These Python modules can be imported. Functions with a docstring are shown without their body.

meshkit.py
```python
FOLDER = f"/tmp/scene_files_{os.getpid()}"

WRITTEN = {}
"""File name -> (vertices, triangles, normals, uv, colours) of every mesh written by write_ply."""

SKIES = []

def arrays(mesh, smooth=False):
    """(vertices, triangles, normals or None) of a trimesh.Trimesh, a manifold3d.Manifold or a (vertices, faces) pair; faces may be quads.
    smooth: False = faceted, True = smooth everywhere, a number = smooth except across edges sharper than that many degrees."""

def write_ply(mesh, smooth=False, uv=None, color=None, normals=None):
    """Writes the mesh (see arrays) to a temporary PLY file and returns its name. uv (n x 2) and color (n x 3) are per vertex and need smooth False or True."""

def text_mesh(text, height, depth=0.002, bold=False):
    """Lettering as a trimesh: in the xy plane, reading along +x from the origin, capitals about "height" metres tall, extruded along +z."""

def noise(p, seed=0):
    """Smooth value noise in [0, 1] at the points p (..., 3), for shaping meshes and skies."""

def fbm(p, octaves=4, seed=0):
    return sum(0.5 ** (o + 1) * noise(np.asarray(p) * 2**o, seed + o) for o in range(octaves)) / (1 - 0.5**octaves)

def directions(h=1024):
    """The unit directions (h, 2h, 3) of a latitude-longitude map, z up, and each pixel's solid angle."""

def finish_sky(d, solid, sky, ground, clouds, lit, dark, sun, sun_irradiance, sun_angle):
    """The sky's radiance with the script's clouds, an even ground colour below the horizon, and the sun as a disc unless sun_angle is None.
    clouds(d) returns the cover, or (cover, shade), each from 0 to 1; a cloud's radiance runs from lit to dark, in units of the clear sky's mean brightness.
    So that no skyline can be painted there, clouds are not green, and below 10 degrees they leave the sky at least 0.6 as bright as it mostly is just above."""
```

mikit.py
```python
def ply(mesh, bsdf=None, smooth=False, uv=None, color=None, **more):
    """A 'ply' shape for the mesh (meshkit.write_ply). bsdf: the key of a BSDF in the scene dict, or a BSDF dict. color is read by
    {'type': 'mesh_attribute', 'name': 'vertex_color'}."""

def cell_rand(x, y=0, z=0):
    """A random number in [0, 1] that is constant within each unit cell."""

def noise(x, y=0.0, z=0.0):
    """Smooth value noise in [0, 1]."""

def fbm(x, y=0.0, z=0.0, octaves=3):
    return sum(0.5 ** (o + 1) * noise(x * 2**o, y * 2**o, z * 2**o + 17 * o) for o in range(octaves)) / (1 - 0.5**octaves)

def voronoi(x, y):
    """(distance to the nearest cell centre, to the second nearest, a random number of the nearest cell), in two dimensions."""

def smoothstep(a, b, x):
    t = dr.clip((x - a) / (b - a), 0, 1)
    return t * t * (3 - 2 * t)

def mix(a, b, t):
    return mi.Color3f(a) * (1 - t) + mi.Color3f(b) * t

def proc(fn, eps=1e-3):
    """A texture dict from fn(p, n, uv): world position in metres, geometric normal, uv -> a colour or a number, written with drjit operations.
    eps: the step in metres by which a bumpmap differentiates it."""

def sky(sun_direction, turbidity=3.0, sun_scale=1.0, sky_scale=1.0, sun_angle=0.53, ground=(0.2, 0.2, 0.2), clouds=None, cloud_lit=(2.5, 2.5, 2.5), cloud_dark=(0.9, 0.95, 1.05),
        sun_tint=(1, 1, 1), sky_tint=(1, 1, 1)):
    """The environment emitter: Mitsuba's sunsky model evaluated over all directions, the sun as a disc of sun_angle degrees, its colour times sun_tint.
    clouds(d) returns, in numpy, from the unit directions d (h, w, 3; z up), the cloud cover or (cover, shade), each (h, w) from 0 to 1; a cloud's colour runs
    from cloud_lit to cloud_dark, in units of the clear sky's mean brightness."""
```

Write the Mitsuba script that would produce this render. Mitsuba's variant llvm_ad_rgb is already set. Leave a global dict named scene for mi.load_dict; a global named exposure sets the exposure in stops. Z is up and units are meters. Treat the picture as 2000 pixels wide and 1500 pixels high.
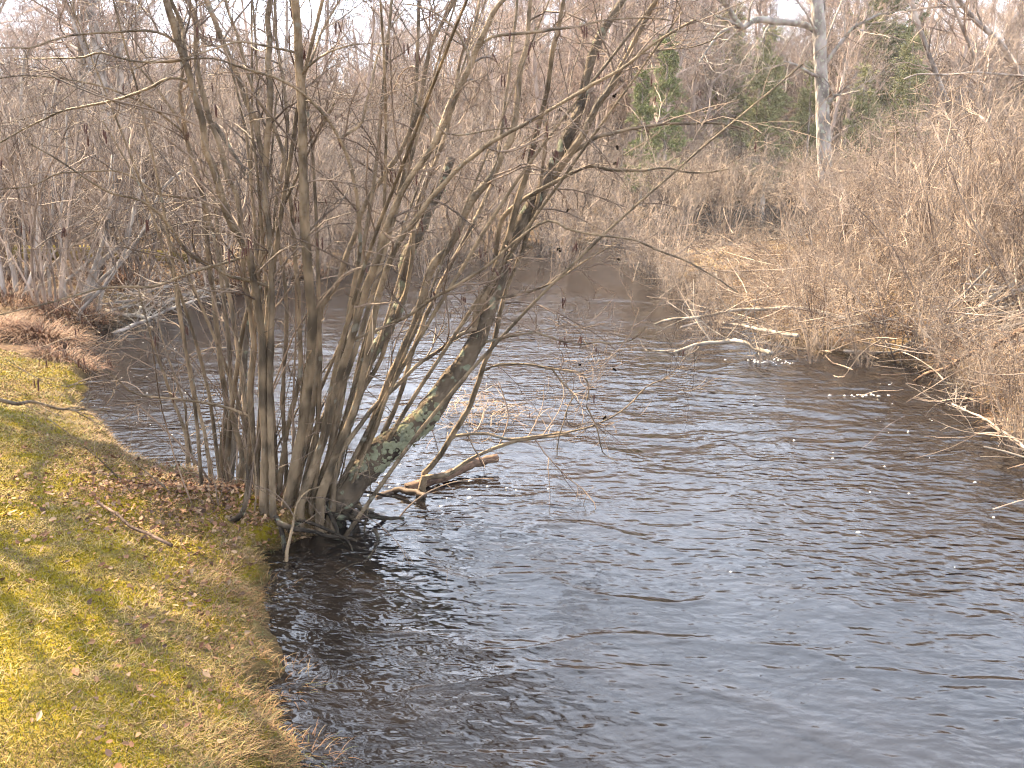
import math
import numpy as np
import shapely
import drjit as dr
import mitsuba as mi
import mikit
import meshkit

T = mi.ScalarTransform4f
PI = math.pi

# ------------------------------------------------------------------ camera, sky, exposure
PITCH = math.atan(460 / 2050.0)
EYE = 2.2
scene, labels = {}, {}
scene['camera'] = {
    'type': 'perspective', 'fov': 2 * math.degrees(math.atan(1000 / 2050.0)), 'fov_axis': 'x', 'near_clip': 0.05, 'far_clip': 2000.0,
    'to_world': T().look_at(origin=[0, 0, EYE], target=[0, math.cos(PITCH), EYE - math.sin(PITCH)], up=[0, 0, 1])}


def cloud_cover(d):
    q = d / np.maximum(d[..., 2:3] + 0.25, 0.1)
    a = meshkit.fbm(np.stack([q[..., 0] * 0.9, q[..., 1] * 0.9, q[..., 2] * 0 + 3.3], -1), 5, 4)
    b = meshkit.fbm(np.stack([q[..., 0] * 1.7 + 9, q[..., 1] * 1.7, q[..., 2] * 0 + 1.3], -1), 4, 9)
    cover = np.clip(0.86 + (a - 0.5) * 1.1, 0, 1)
    cover = np.maximum(cover, np.clip(1.0 - d[..., 2] * 1.6, 0, 1) * 0.9)
    return cover, np.clip(0.30 + (b - 0.5) * 1.4, 0, 1)


scene['sky'] = mikit.sky((-0.70, 0.52, 0.86), turbidity=3.5, sun_scale=3.7, sun_tint=(1.0, 0.94, 0.82), sun_angle=0.8, clouds=cloud_cover,
                         cloud_lit=(5.6, 6.05, 7.0), cloud_dark=(3.6, 4.05, 4.95), ground=(0.12, 0.1, 0.08))
exposure = 2.75

# ------------------------------------------------------------------ traced layout, metres: (x, y, z, radius) along each stem
CLUMP = [('A','stem',None,[(-1.43,5.75,0.0274,0.025),(-1.42,5.74,0.311,0.024),(-1.39,5.732,0.572,0.024),(-1.39,5.723,0.783,0.023),(-1.38,5.71,0.992,0.023),(-1.37,5.69,1.2,0.022),(-1.38,5.67,1.35,0.022),(-1.39,5.647,1.5,0.021),(-1.41,5.62,1.65,0.021),(-1.44,5.602,1.74,0.02),(-1.47,5.586,1.8,0.02),(-1.51,5.559,1.93,0.02),(-1.53,5.536,2.04,0.019),(-1.54,5.521,2.11,0.019),(-1.57,5.503,2.2,0.019),(-1.57,5.483,2.31,0.018),(-1.59,5.463,2.44,0.018),(-1.61,5.445,2.57,0.018),(-1.64,5.433,2.67,0.017),(-1.66,5.423,2.78,0.017),(-1.69,5.412,2.91,0.017),(-1.71,5.4,3.05,0.016)]),
('B','branch','A',[(-1.62,5.445,2.6,0.013),(-1.63,5.466,2.69,0.012),(-1.66,5.535,2.81,0.012),(-1.7,5.524,2.92,0.012),(-1.73,5.545,3.05,0.011)]),
('C','stem',None,[(-1.5,5.9,0.0991,0.018),(-1.5,5.916,0.41,0.017),(-1.51,5.92,0.627,0.017),(-1.51,5.92,0.841,0.017),(-1.48,5.919,1.05,0.017),(-1.49,5.92,1.26,0.016),(-1.51,5.925,1.44,0.016),(-1.52,5.935,1.61,0.016),(-1.52,5.952,1.79,0.016),(-1.53,5.963,1.89,0.016),(-1.54,5.973,1.96,0.015),(-1.58,5.981,2.01,0.015),(-1.61,5.999,2.13,0.015),(-1.64,6.017,2.25,0.015),(-1.68,6.035,2.36,0.015),(-1.71,6.052,2.48,0.015),(-1.74,6.067,2.6,0.015),(-1.75,6.077,2.69,0.015),(-1.74,6.088,2.83,0.015),(-1.75,6.094,2.92,0.014),(-1.79,6.097,3,0.014),(-1.82,6.1,3.1,0.014)]),
('D','stem',None,[(-1.37,5.7,0.0774,0.021),(-1.37,5.708,0.321,0.02),(-1.37,5.71,0.563,0.02),(-1.36,5.709,0.831,0.019),(-1.35,5.71,1.06,0.019),(-1.33,5.721,1.35,0.018),(-1.32,5.74,1.57,0.017),(-1.33,5.768,1.8,0.017),(-1.34,5.792,1.96,0.017),(-1.34,5.814,2.11,0.016),(-1.37,5.838,2.26,0.016),(-1.39,5.852,2.37,0.016),(-1.43,5.862,2.44,0.015),(-1.47,5.875,2.56,0.015),(-1.51,5.884,2.66,0.015),(-1.56,5.892,2.77,0.015),(-1.59,5.896,2.87,0.014),(-1.63,5.898,2.97,0.014),(-1.66,5.9,3.07,0.014)]),
('E','branch','D',[(-1.34,5.814,2.08,0.017),(-1.31,5.801,2.25,0.017),(-1.29,5.797,2.37,0.017),(-1.29,5.818,2.51,0.017),(-1.31,5.869,2.67,0.016),(-1.3,5.9,2.77,0.016),(-1.31,5.919,2.88,0.016),(-1.29,5.921,2.97,0.016),(-1.27,5.914,3.1,0.016)]),
('F','stem',None,[(-1.34,5.85,0.0852,0.029),(-1.28,5.84,0.325,0.029),(-1.24,5.822,0.516,0.028),(-1.19,5.797,0.714,0.028),(-1.15,5.763,0.93,0.027),(-1.11,5.729,1.13,0.027),(-1.09,5.693,1.35,0.026),(-1.1,5.669,1.5,0.026),(-1.1,5.659,1.57,0.026),(-1.1,5.636,1.76,0.025),(-1.09,5.618,1.95,0.025),(-1.09,5.606,2.13,0.024),(-1.08,5.595,2.32,0.024),(-1.08,5.587,2.44,0.024),(-1.08,5.576,2.58,0.023),(-1.08,5.566,2.68,0.023),(-1.08,5.55,2.8,0.023),(-1.08,5.529,2.92,0.022),(-1.09,5.5,3.06,0.022)]),
('G','stem',None,[(-1.4,6,0.128,0.016),(-1.37,6.029,0.376,0.015),(-1.34,6.047,0.539,0.015),(-1.3,6.061,0.7,0.015),(-1.26,6.071,0.862,0.014),(-1.24,6.078,1.02,0.014),(-1.24,6.085,1.29,0.013),(-1.25,6.09,1.52,0.013),(-1.26,6.097,1.72,0.012),(-1.27,6.107,1.88,0.012),(-1.29,6.121,2.03,0.011),(-1.3,6.133,2.13,0.011),(-1.33,6.147,2.23,0.011),(-1.39,6.172,2.38,0.01),(-1.45,6.191,2.47,0.01),(-1.5,6.217,2.61,0.0098),(-1.56,6.256,2.82,0.0092),(-1.62,6.283,2.99,0.0087),(-1.65,6.3,3.13,0.0084)]),
('H','stem',None,[(-1.91,6.6,0.116,0.02),(-1.88,6.581,0.33,0.019),(-1.84,6.566,0.575,0.018),(-1.86,6.56,0.812,0.017),(-1.87,6.56,1.04,0.016),(-1.88,6.562,1.27,0.016),(-1.89,6.562,1.5,0.015),(-1.89,6.551,1.75,0.014),(-1.9,6.538,1.91,0.013),(-1.93,6.519,2.06,0.012),(-1.95,6.502,2.18,0.012),(-1.96,6.474,2.36,0.011),(-1.97,6.453,2.49,0.011),(-1.94,6.43,2.65,0.0099),(-1.94,6.412,2.81,0.0092),(-1.94,6.4,2.98,0.0085)]),
('Hb','stem',None,[(-1.76,6.5,0.13,0.019),(-1.72,6.545,0.461,0.018),(-1.73,6.61,0.683,0.017),(-1.78,6.693,0.903,0.016),(-1.82,6.767,1.1,0.015),(-1.86,6.827,1.3,0.014),(-1.91,6.879,1.52,0.012),(-1.93,6.913,1.71,0.011),(-1.95,6.953,1.91,0.01),(-2.01,7,2.07,0.0093)]),
('Ja','stem',None,[(-2.22,6.9,0.0466,0.014),(-2.23,6.927,0.258,0.012),(-2.27,6.936,0.422,0.011),(-2.31,6.926,0.55,0.01),(-2.35,6.891,0.742,0.0088),(-2.39,6.866,0.931,0.0074),(-2.43,6.875,1.13,0.0059),(-2.47,6.9,1.31,0.0046)]),
('Jb','stem',None,[(-2.16,6.9,0.0466,0.011),(-2.23,6.968,0.283,0.0099),(-2.24,6.975,0.473,0.0086),(-2.27,6.971,0.6,0.0078),(-2.31,6.984,0.722,0.0069),(-2.37,7.04,0.885,0.0058),(-2.42,7.1,1.04,0.0047)]),
('Jc','stem',None,[(-2,6.7,0.109,0.013),(-2.03,6.724,0.23,0.013),(-2.06,6.766,0.402,0.012),(-2.1,6.796,0.581,0.01),(-2.12,6.803,0.76,0.0094),(-2.15,6.799,0.906,0.0085),(-2.18,6.803,1.1,0.0072),(-2.21,6.843,1.32,0.0058),(-2.25,6.9,1.51,0.0046)]),
('K','stem',None,[(-1.25,5.8,0.135,0.023),(-1.19,5.8,0.291,0.023),(-1.14,5.798,0.415,0.022),(-1.05,5.787,0.662,0.022),(-0.965,5.759,0.981,0.02),(-0.908,5.74,1.13,0.02),(-0.86,5.718,1.27,0.019),(-0.791,5.687,1.46,0.019),(-0.724,5.655,1.63,0.018),(-0.7,5.638,1.73,0.018),(-0.645,5.617,1.86,0.017),(-0.583,5.597,1.98,0.017),(-0.515,5.582,2.08,0.016),(-0.438,5.568,2.18,0.016),(-0.38,5.559,2.28,0.016),(-0.331,5.551,2.37,0.015),(-0.285,5.545,2.47,0.015),(-0.228,5.538,2.58,0.015),(-0.181,5.532,2.68,0.014),(-0.126,5.526,2.78,0.014),(-0.0843,5.519,2.87,0.013),(-0.0357,5.513,2.92,0.013),(0.0253,5.5,3.01,0.013)]),
('M','stem',None,[(-1.33,6,0.031,0.02),(-1.27,5.997,0.29,0.019),(-1.21,6.002,0.511,0.019),(-1.17,6.021,0.818,0.018),(-1.15,6.043,1.03,0.017),(-1.14,6.069,1.24,0.017),(-1.11,6.082,1.33,0.016),(-1.02,6.102,1.46,0.016),(-0.979,6.12,1.6,0.016),(-0.915,6.137,1.74,0.015),(-0.871,6.15,1.88,0.015),(-0.819,6.157,1.96,0.014),(-0.743,6.164,2.06,0.014),(-0.658,6.17,2.18,0.014),(-0.594,6.173,2.31,0.013),(-0.542,6.175,2.43,0.013),(-0.52,6.175,2.53,0.012),(-0.5,6.177,2.66,0.012),(-0.464,6.179,2.78,0.012),(-0.402,6.183,2.89,0.011),(-0.326,6.19,3.01,0.011),(-0.271,6.2,3.12,0.01)]),
('O','stem',None,[(-1.21,5.9,0.131,0.018),(-1.07,5.86,0.489,0.016),(-1.01,5.832,0.801,0.015),(-0.958,5.812,1.07,0.014),(-0.877,5.779,1.45,0.012),(-0.822,5.747,1.71,0.011),(-0.825,5.715,1.9,0.01),(-0.847,5.679,2.08,0.0094),(-0.885,5.65,2.2,0.0088),(-0.933,5.622,2.3,0.0083),(-0.996,5.593,2.39,0.0077),(-1.08,5.56,2.48,0.0072),(-1.23,5.515,2.56,0.0063),(-1.36,5.482,2.6,0.0057),(-1.5,5.45,2.64,0.005),(-1.64,5.424,2.63,0.0043),(-1.79,5.4,2.61,0.0036)]),
('N','branch','O',[(-0.91,5.65,2.24,0.0094),(-0.884,5.662,2.26,0.0091),(-0.791,5.684,2.33,0.0084),(-0.763,5.696,2.44,0.0076),(-0.734,5.731,2.55,0.0068),(-0.71,5.824,2.7,0.0057),(-0.659,5.903,2.82,0.0049),(-0.578,5.95,2.93,0.0039)]),
('P','stem',None,[(-1.13,5.8,0.166,0.023),(-1.02,5.746,0.462,0.022),(-0.885,5.68,0.779,0.02),(-0.797,5.623,1.08,0.018),(-0.726,5.573,1.37,0.017),(-0.653,5.536,1.6,0.016),(-0.611,5.519,1.7,0.015),(-0.559,5.503,1.78,0.015),(-0.492,5.485,1.86,0.014),(-0.423,5.465,1.95,0.013),(-0.347,5.444,2.03,0.013),(-0.272,5.42,2.11,0.012),(-0.136,5.381,2.21,0.011),(0,5.337,2.29,0.011),(0.13,5.293,2.36,0.0097),(0.26,5.245,2.43,0.0089),(0.383,5.194,2.5,0.0081),(0.506,5.143,2.56,0.0073),(0.683,5.06,2.69,0.006),(0.835,5,2.77,0.005)]),
('Q','stem',None,[(-1.05,6,0.112,0.034),(-0.911,6.013,0.381,0.032),(-0.819,6.017,0.601,0.031),(-0.738,6.017,0.819,0.029),(-0.661,6.016,0.991,0.028),(-0.605,6.016,1.12,0.027),(-0.552,6.017,1.24,0.026),(-0.508,6.022,1.4,0.025),(-0.453,6.031,1.55,0.024),(-0.37,6.041,1.65,0.023),(-0.308,6.052,1.74,0.023),(-0.266,6.064,1.84,0.022),(-0.216,6.077,1.93,0.021),(-0.155,6.089,2,0.021),(-0.102,6.101,2.07,0.02),(-0.0525,6.116,2.17,0.019),(0,6.132,2.27,0.019),(0.0203,6.147,2.38,0.018),(0.0348,6.162,2.51,0.017),(0.0549,6.176,2.65,0.016),(0.0865,6.186,2.77,0.015),(0.1,6.197,3.01,0.013),(0.108,6.2,3.15,0.012)]),
('S','trunk',None,[(-1.1,5.95,0.049,0.09),(-0.987,5.986,0.178,0.091),(-0.893,6.023,0.311,0.088),(-0.787,6.055,0.413,0.086),(-0.68,6.083,0.494,0.083),(-0.573,6.109,0.567,0.075),(-0.475,6.138,0.68,0.069),(-0.389,6.165,0.798,0.06),(-0.271,6.201,0.954,0.054),(-0.194,6.233,1.1,0.052),(-0.139,6.261,1.23,0.049),(-0.0771,6.305,1.42,0.046),(-0.0123,6.351,1.6,0.043),(0.0526,6.387,1.71,0.044),(0.108,6.422,1.83,0.041),(0.183,6.461,1.93,0.041),(0.249,6.502,2.05,0.038),(0.315,6.549,2.18,0.038),(0.372,6.595,2.31,0.035),(0.427,6.644,2.44,0.032),(0.449,6.688,2.57,0.029),(0.485,6.735,2.72,0.026),(0.54,6.785,2.87,0.026),(0.62,6.829,3,0.023),(0.688,6.862,3.1,0.02),(0.762,6.9,3.22,0.017)]),
('R','branch','S',[(-0.228,6.233,1.07,0.023),(-0.215,6.221,1.21,0.022),(-0.168,6.213,1.34,0.021),(-0.128,6.21,1.41,0.021),(-0.0847,6.206,1.53,0.02),(-0.0422,6.201,1.64,0.02),(-0.021,6.198,1.7,0.02),(0.00895,6.187,1.83,0.019),(0.0415,6.172,1.95,0.018),(0.0824,6.15,2.07,0.018),(0.111,6.12,2.2,0.017),(0.141,6.091,2.31,0.016),(0.16,6.064,2.4,0.016),(0.198,6.026,2.54,0.015),(0.21,5.991,2.68,0.014),(0.246,5.961,2.83,0.013),(0.275,5.942,2.98,0.012),(0.287,5.933,3.08,0.012)]),
('T','branch','S',[(0.249,6.502,2.03,0.024),(0.303,6.481,2.1,0.023),(0.354,6.46,2.18,0.022),(0.407,6.445,2.25,0.021),(0.457,6.436,2.35,0.02),(0.51,6.437,2.46,0.019),(0.572,6.44,2.54,0.019),(0.622,6.439,2.64,0.018),(0.673,6.43,2.73,0.017),(0.719,6.41,2.82,0.016),(0.774,6.373,2.93,0.015),(0.828,6.333,3.03,0.014),(0.87,6.302,3.13,0.013)]),
('U','branch','S',[(-0.0864,6.305,1.4,0.019),(-0.0979,6.289,1.58,0.017),(-0.0852,6.28,1.69,0.016),(-0.0545,6.269,1.8,0.016),(0.00904,6.255,1.87,0.015),(0.114,6.23,1.94,0.014),(0.249,6.188,2.01,0.012),(0.359,6.144,2.07,0.011),(0.449,6.107,2.1,0.01),(0.576,6.057,2.08,0.0092),(0.704,6.011,2.08,0.0081),(0.847,5.969,2.1,0.0068),(0.994,5.937,2.07,0.0056),(1.19,5.905,2.09,0.0039)]),
('V','branch','S',[(0.328,6.549,2.15,0.013),(0.458,6.557,2.23,0.012),(0.524,6.565,2.27,0.012),(0.657,6.595,2.3,0.011),(0.794,6.648,2.33,0.01),(0.945,6.717,2.35,0.0096),(1.23,6.811,2.36,0.0082),(1.48,6.849,2.32,0.0068)]),
('W','branch','K',[(-0.881,5.74,1.17,0.011),(-0.66,5.688,1.27,0.011),(-0.545,5.652,1.33,0.01),(-0.424,5.61,1.42,0.0096),(-0.286,5.565,1.5,0.0091),(-0.162,5.527,1.58,0.0085),(-0.0267,5.489,1.69,0.0079),(0.0557,5.469,1.76,0.0076),(0.202,5.439,1.84,0.007),(0.32,5.416,1.79,0.0065),(0.457,5.389,1.77,0.006),(0.59,5.357,1.76,0.0056),(0.723,5.315,1.71,0.005),(0.878,5.255,1.65,0.0044),(0.991,5.202,1.59,0.0039),(1.11,5.14,1.51,0.0034)]),
('X','branch','S',[(-0.108,6.261,1.32,0.0083),(0.0855,6.228,1.36,0.007),(0.26,6.113,1.45,0.0057),(0.411,6.019,1.57,0.0045),(0.49,5.998,1.62,0.0039),(0.607,5.961,1.69,0.003)]),
('Y','branch','S',[(-0.201,6.233,1.05,0.0083),(0,6.157,1.11,0.0072),(0.136,6.109,1.14,0.0064),(0.211,6.092,1.12,0.006),(0.316,6.081,1.09,0.0055),(0.421,6.073,1.08,0.005),(0.504,6.06,1.1,0.0045),(0.575,6.04,1.09,0.0041),(0.674,5.996,1.11,0.0036),(0.762,5.933,1.2,0.003)]),
('EE','stem',None,[(-0.603,6.5,0.126,0.019),(-0.461,6.48,0.277,0.018),(-0.355,6.452,0.462,0.018),(-0.271,6.429,0.608,0.017),(-0.202,6.409,0.788,0.016),(-0.169,6.4,0.904,0.015),(-0.111,6.394,1.03,0.015),(-0.0787,6.393,1.21,0.014),(-0.0439,6.395,1.35,0.013),(0.0652,6.395,1.62,0.012),(0.123,6.385,1.81,0.011),(0.168,6.363,1.99,0.01),(0.187,6.333,2.17,0.0092),(0.203,6.3,2.35,0.0084)]),
('Z','branch','EE',[(-0.175,6.4,0.852,0.0085),(-0.0573,6.4,0.891,0.008),(0.0889,6.377,0.896,0.0073),(0.253,6.335,0.872,0.0066),(0.406,6.307,0.856,0.0059),(0.463,6.302,0.799,0.0055),(0.474,6.303,0.721,0.0052),(0.453,6.306,0.662,0.0049),(0.489,6.314,0.581,0.0046),(0.537,6.321,0.464,0.0041),(0.561,6.318,0.349,0.0036),(0.66,6.3,0.294,0.0031)]),
('Zb','branch','Z',[(0.253,6.335,0.872,0.0063),(0.312,6.362,0.785,0.0058),(0.389,6.368,0.693,0.0052),(0.367,6.36,0.672,0.005),(0.312,6.303,0.525,0.0041),(0.29,6.305,0.445,0.0037),(0.283,6.335,0.317,0.0032)]),
('BB','branch','EE',[(-0.461,6.48,0.277,0.011),(-0.344,6.491,0.407,0.01),(-0.174,6.494,0.416,0.0092),(-0.023,6.483,0.382,0.0085),(0.17,6.45,0.415,0.0075),(0.34,6.413,0.449,0.0067),(0.505,6.383,0.504,0.0058),(0.651,6.371,0.577,0.0051),(0.761,6.372,0.669,0.0044),(0.836,6.377,0.749,0.0039),(0.981,6.38,0.804,0.0032)]),
('CC','stem',None,[(-0.622,6.45,0.142,0.017),(-0.462,6.476,0.145,0.016),(-0.256,6.547,0.244,0.013),(-0.116,6.563,0.301,0.012),(0.0564,6.554,0.352,0.0098),(0.232,6.563,0.374,0.0079),(0.367,6.6,0.384,0.0066)]),
('GG','snag',None,[(-1.17,6.1,0.0609,0.045),(-1.08,6.187,0.341,0.039),(-1.04,6.243,0.486,0.037),(-0.976,6.313,0.67,0.038),(-0.924,6.366,0.83,0.038),(-0.868,6.404,0.959,0.038),(-0.793,6.435,1.07,0.038),(-0.726,6.467,1.2,0.036),(-0.682,6.5,1.34,0.034),(-0.669,6.539,1.5,0.033),(-0.604,6.585,1.64,0.033),(-0.529,6.643,1.79,0.033),(-0.485,6.681,1.88,0.031),(-0.429,6.74,2.01,0.029),(-0.386,6.8,2.14,0.025)]),
('II','stem',None,[(-1.07,5.85,0.368,0.016),(-0.89,5.917,0.615,0.014),(-0.78,6.003,0.745,0.013),(-0.67,6.069,0.841,0.013),(-0.554,6.114,0.95,0.012),(-0.417,6.141,1.04,0.011),(-0.32,6.164,1.11,0.011),(-0.214,6.2,1.15,0.01)]),
('Xa','stem',None,[(-1.23,5.35,0.0197,0.0089),(-1.22,5.467,0.116,0.0076),(-1.21,5.51,0.202,0.0066),(-1.2,5.557,0.266,0.0059),(-1.16,5.656,0.308,0.005),(-1.07,5.8,0.291,0.0038)]),
('Xc','stem',None,[(-1.28,6.1,0.0774,0.018),(-1.21,6.141,0.433,0.017),(-1.15,6.156,0.586,0.017),(-1.09,6.167,0.731,0.016),(-1.05,6.176,0.893,0.016),(-0.997,6.181,1.03,0.015),(-0.915,6.185,1.22,0.015),(-0.849,6.189,1.4,0.014),(-0.752,6.198,1.64,0.013),(-0.688,6.217,1.88,0.012),(-0.626,6.246,2.11,0.012),(-0.595,6.278,2.32,0.011),(-0.558,6.329,2.61,0.01),(-0.548,6.371,2.86,0.0093),(-0.531,6.4,3.09,0.0085)]),
('Xd','stem',None,[(-1.27,6.2,-0.00773,0.016),(-1.19,6.238,0.213,0.016),(-1.07,6.293,0.462,0.015),(-0.954,6.347,0.711,0.015),(-0.81,6.396,0.96,0.014),(-0.761,6.419,1.12,0.014),(-0.664,6.452,1.37,0.013),(-0.63,6.473,1.55,0.013),(-0.612,6.502,1.8,0.012),(-0.5,6.543,2.08,0.012),(-0.406,6.59,2.32,0.011),(-0.359,6.638,2.54,0.011),(-0.313,6.692,2.75,0.01),(-0.219,6.753,2.96,0.0095),(-0.188,6.8,3.15,0.009)]),
('Xe','stem',None,[(-1.4,6.2,-0.00773,0.014),(-1.4,6.223,0.317,0.014),(-1.41,6.239,0.639,0.013),(-1.38,6.258,0.955,0.013),(-1.36,6.287,1.26,0.012),(-1.39,6.334,1.57,0.012),(-1.42,6.381,1.81,0.011),(-1.38,6.439,2.08,0.011),(-1.35,6.494,2.35,0.01),(-1.38,6.541,2.62,0.0098),(-1.41,6.575,2.89,0.0093),(-1.41,6.6,3.15,0.0088)]),
('Xf','stem',None,[(-1.07,6.3,0.00776,0.017),(-0.951,6.324,0.186,0.016),(-0.82,6.359,0.444,0.016),(-0.705,6.396,0.699,0.015),(-0.64,6.432,0.921,0.015),(-0.544,6.486,1.17,0.014),(-0.423,6.554,1.42,0.013),(-0.305,6.624,1.64,0.013),(-0.193,6.697,1.85,0.012),(-0.113,6.757,2.04,0.012),(-0.081,6.81,2.23,0.011),(-0.0486,6.874,2.48,0.011),(0,6.941,2.8,0.01),(0.0323,7,3.12,0.0093)]),
('Xh','stem',None,[(-1.64,6.3,0.0925,0.017),(-1.69,6.303,0.36,0.016),(-1.73,6.313,0.621,0.015),(-1.73,6.343,0.938,0.014),(-1.76,6.395,1.25,0.013),(-1.81,6.458,1.56,0.012),(-1.87,6.505,1.8,0.011),(-1.94,6.545,2.08,0.0095),(-2.02,6.568,2.32,0.0085),(-2.14,6.582,2.53,0.0075),(-2.28,6.6,2.71,0.0066)]),
('Xi','snag',None,[(-1.93,6.8,-0.00189,0.025),(-1.88,6.818,0.209,0.024),(-1.85,6.832,0.42,0.023),(-1.79,6.853,0.697,0.022),(-1.75,6.9,1.04,0.02),(-1.71,6.978,1.37,0.019),(-1.64,7.069,1.7,0.018),(-1.66,7.11,1.87,0.017),(-1.74,7.14,1.99,0.016),(-1.83,7.165,2.12,0.016),(-1.98,7.2,2.37,0.014)]),
('La','branch','D',[(-1.33,5.74,1.46,0.011),(-1.43,5.726,1.49,0.011),(-1.54,5.708,1.52,0.01),(-1.63,5.686,1.58,0.0096),(-1.73,5.652,1.64,0.009),(-1.77,5.622,1.71,0.0085),(-1.81,5.573,1.81,0.0079),(-1.85,5.532,1.88,0.0074),(-1.93,5.464,1.95,0.0067),(-2.03,5.399,1.98,0.0059),(-2.11,5.345,2.04,0.0053),(-2.18,5.307,2.1,0.0047),(-2.25,5.277,2.16,0.0042),(-2.34,5.24,2.22,0.0035)]),
('Lb','branch','H',[(-1.9,6.538,1.9,0.0087),(-2.03,6.512,1.91,0.0081),(-2.14,6.5,1.93,0.0077),(-2.26,6.492,2,0.0071),(-2.34,6.485,2.05,0.0067),(-2.42,6.475,2.07,0.0063),(-2.69,6.393,2.06,0.0051),(-2.87,6.305,1.98,0.0042),(-3,6.258,1.97,0.0036),(-3.12,6.238,1.95,0.0031)]),
('Lc','branch','H',[(-1.96,6.474,2.28,0.0086),(-2.03,6.441,2.35,0.0082),(-2.12,6.374,2.43,0.0076),(-2.23,6.317,2.49,0.007),(-2.43,6.266,2.56,0.006),(-2.59,6.231,2.59,0.0054),(-2.7,6.183,2.6,0.0048),(-2.85,6.074,2.58,0.004)]),
('Ld','branch','A',[(-1.59,5.463,2.48,0.0091),(-1.63,5.47,2.53,0.0087),(-1.7,5.486,2.55,0.0084),(-1.82,5.527,2.51,0.0079),(-1.95,5.58,2.47,0.0074),(-2.03,5.613,2.45,0.0071),(-2.22,5.662,2.42,0.0063),(-2.37,5.68,2.39,0.0055),(-2.51,5.696,2.33,0.0049),(-2.74,5.763,2.23,0.0038)]),
('Le','branch','A',[(-1.63,5.433,2.63,0.0072),(-1.72,5.443,2.62,0.0068),(-1.84,5.442,2.62,0.0063),(-1.98,5.458,2.65,0.0058),(-2.06,5.484,2.67,0.0055),(-2.18,5.534,2.65,0.0051),(-2.4,5.613,2.65,0.0044),(-2.56,5.633,2.65,0.0037)]),
('Lf','branch','A',[(-1.65,5.433,2.7,0.0072),(-1.72,5.39,2.75,0.0067),(-1.79,5.362,2.76,0.0064),(-1.96,5.341,2.75,0.0056),(-2.09,5.322,2.74,0.0051),(-2.2,5.274,2.71,0.0045),(-2.31,5.186,2.66,0.0039),(-2.39,5.133,2.66,0.0034)]),
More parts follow.
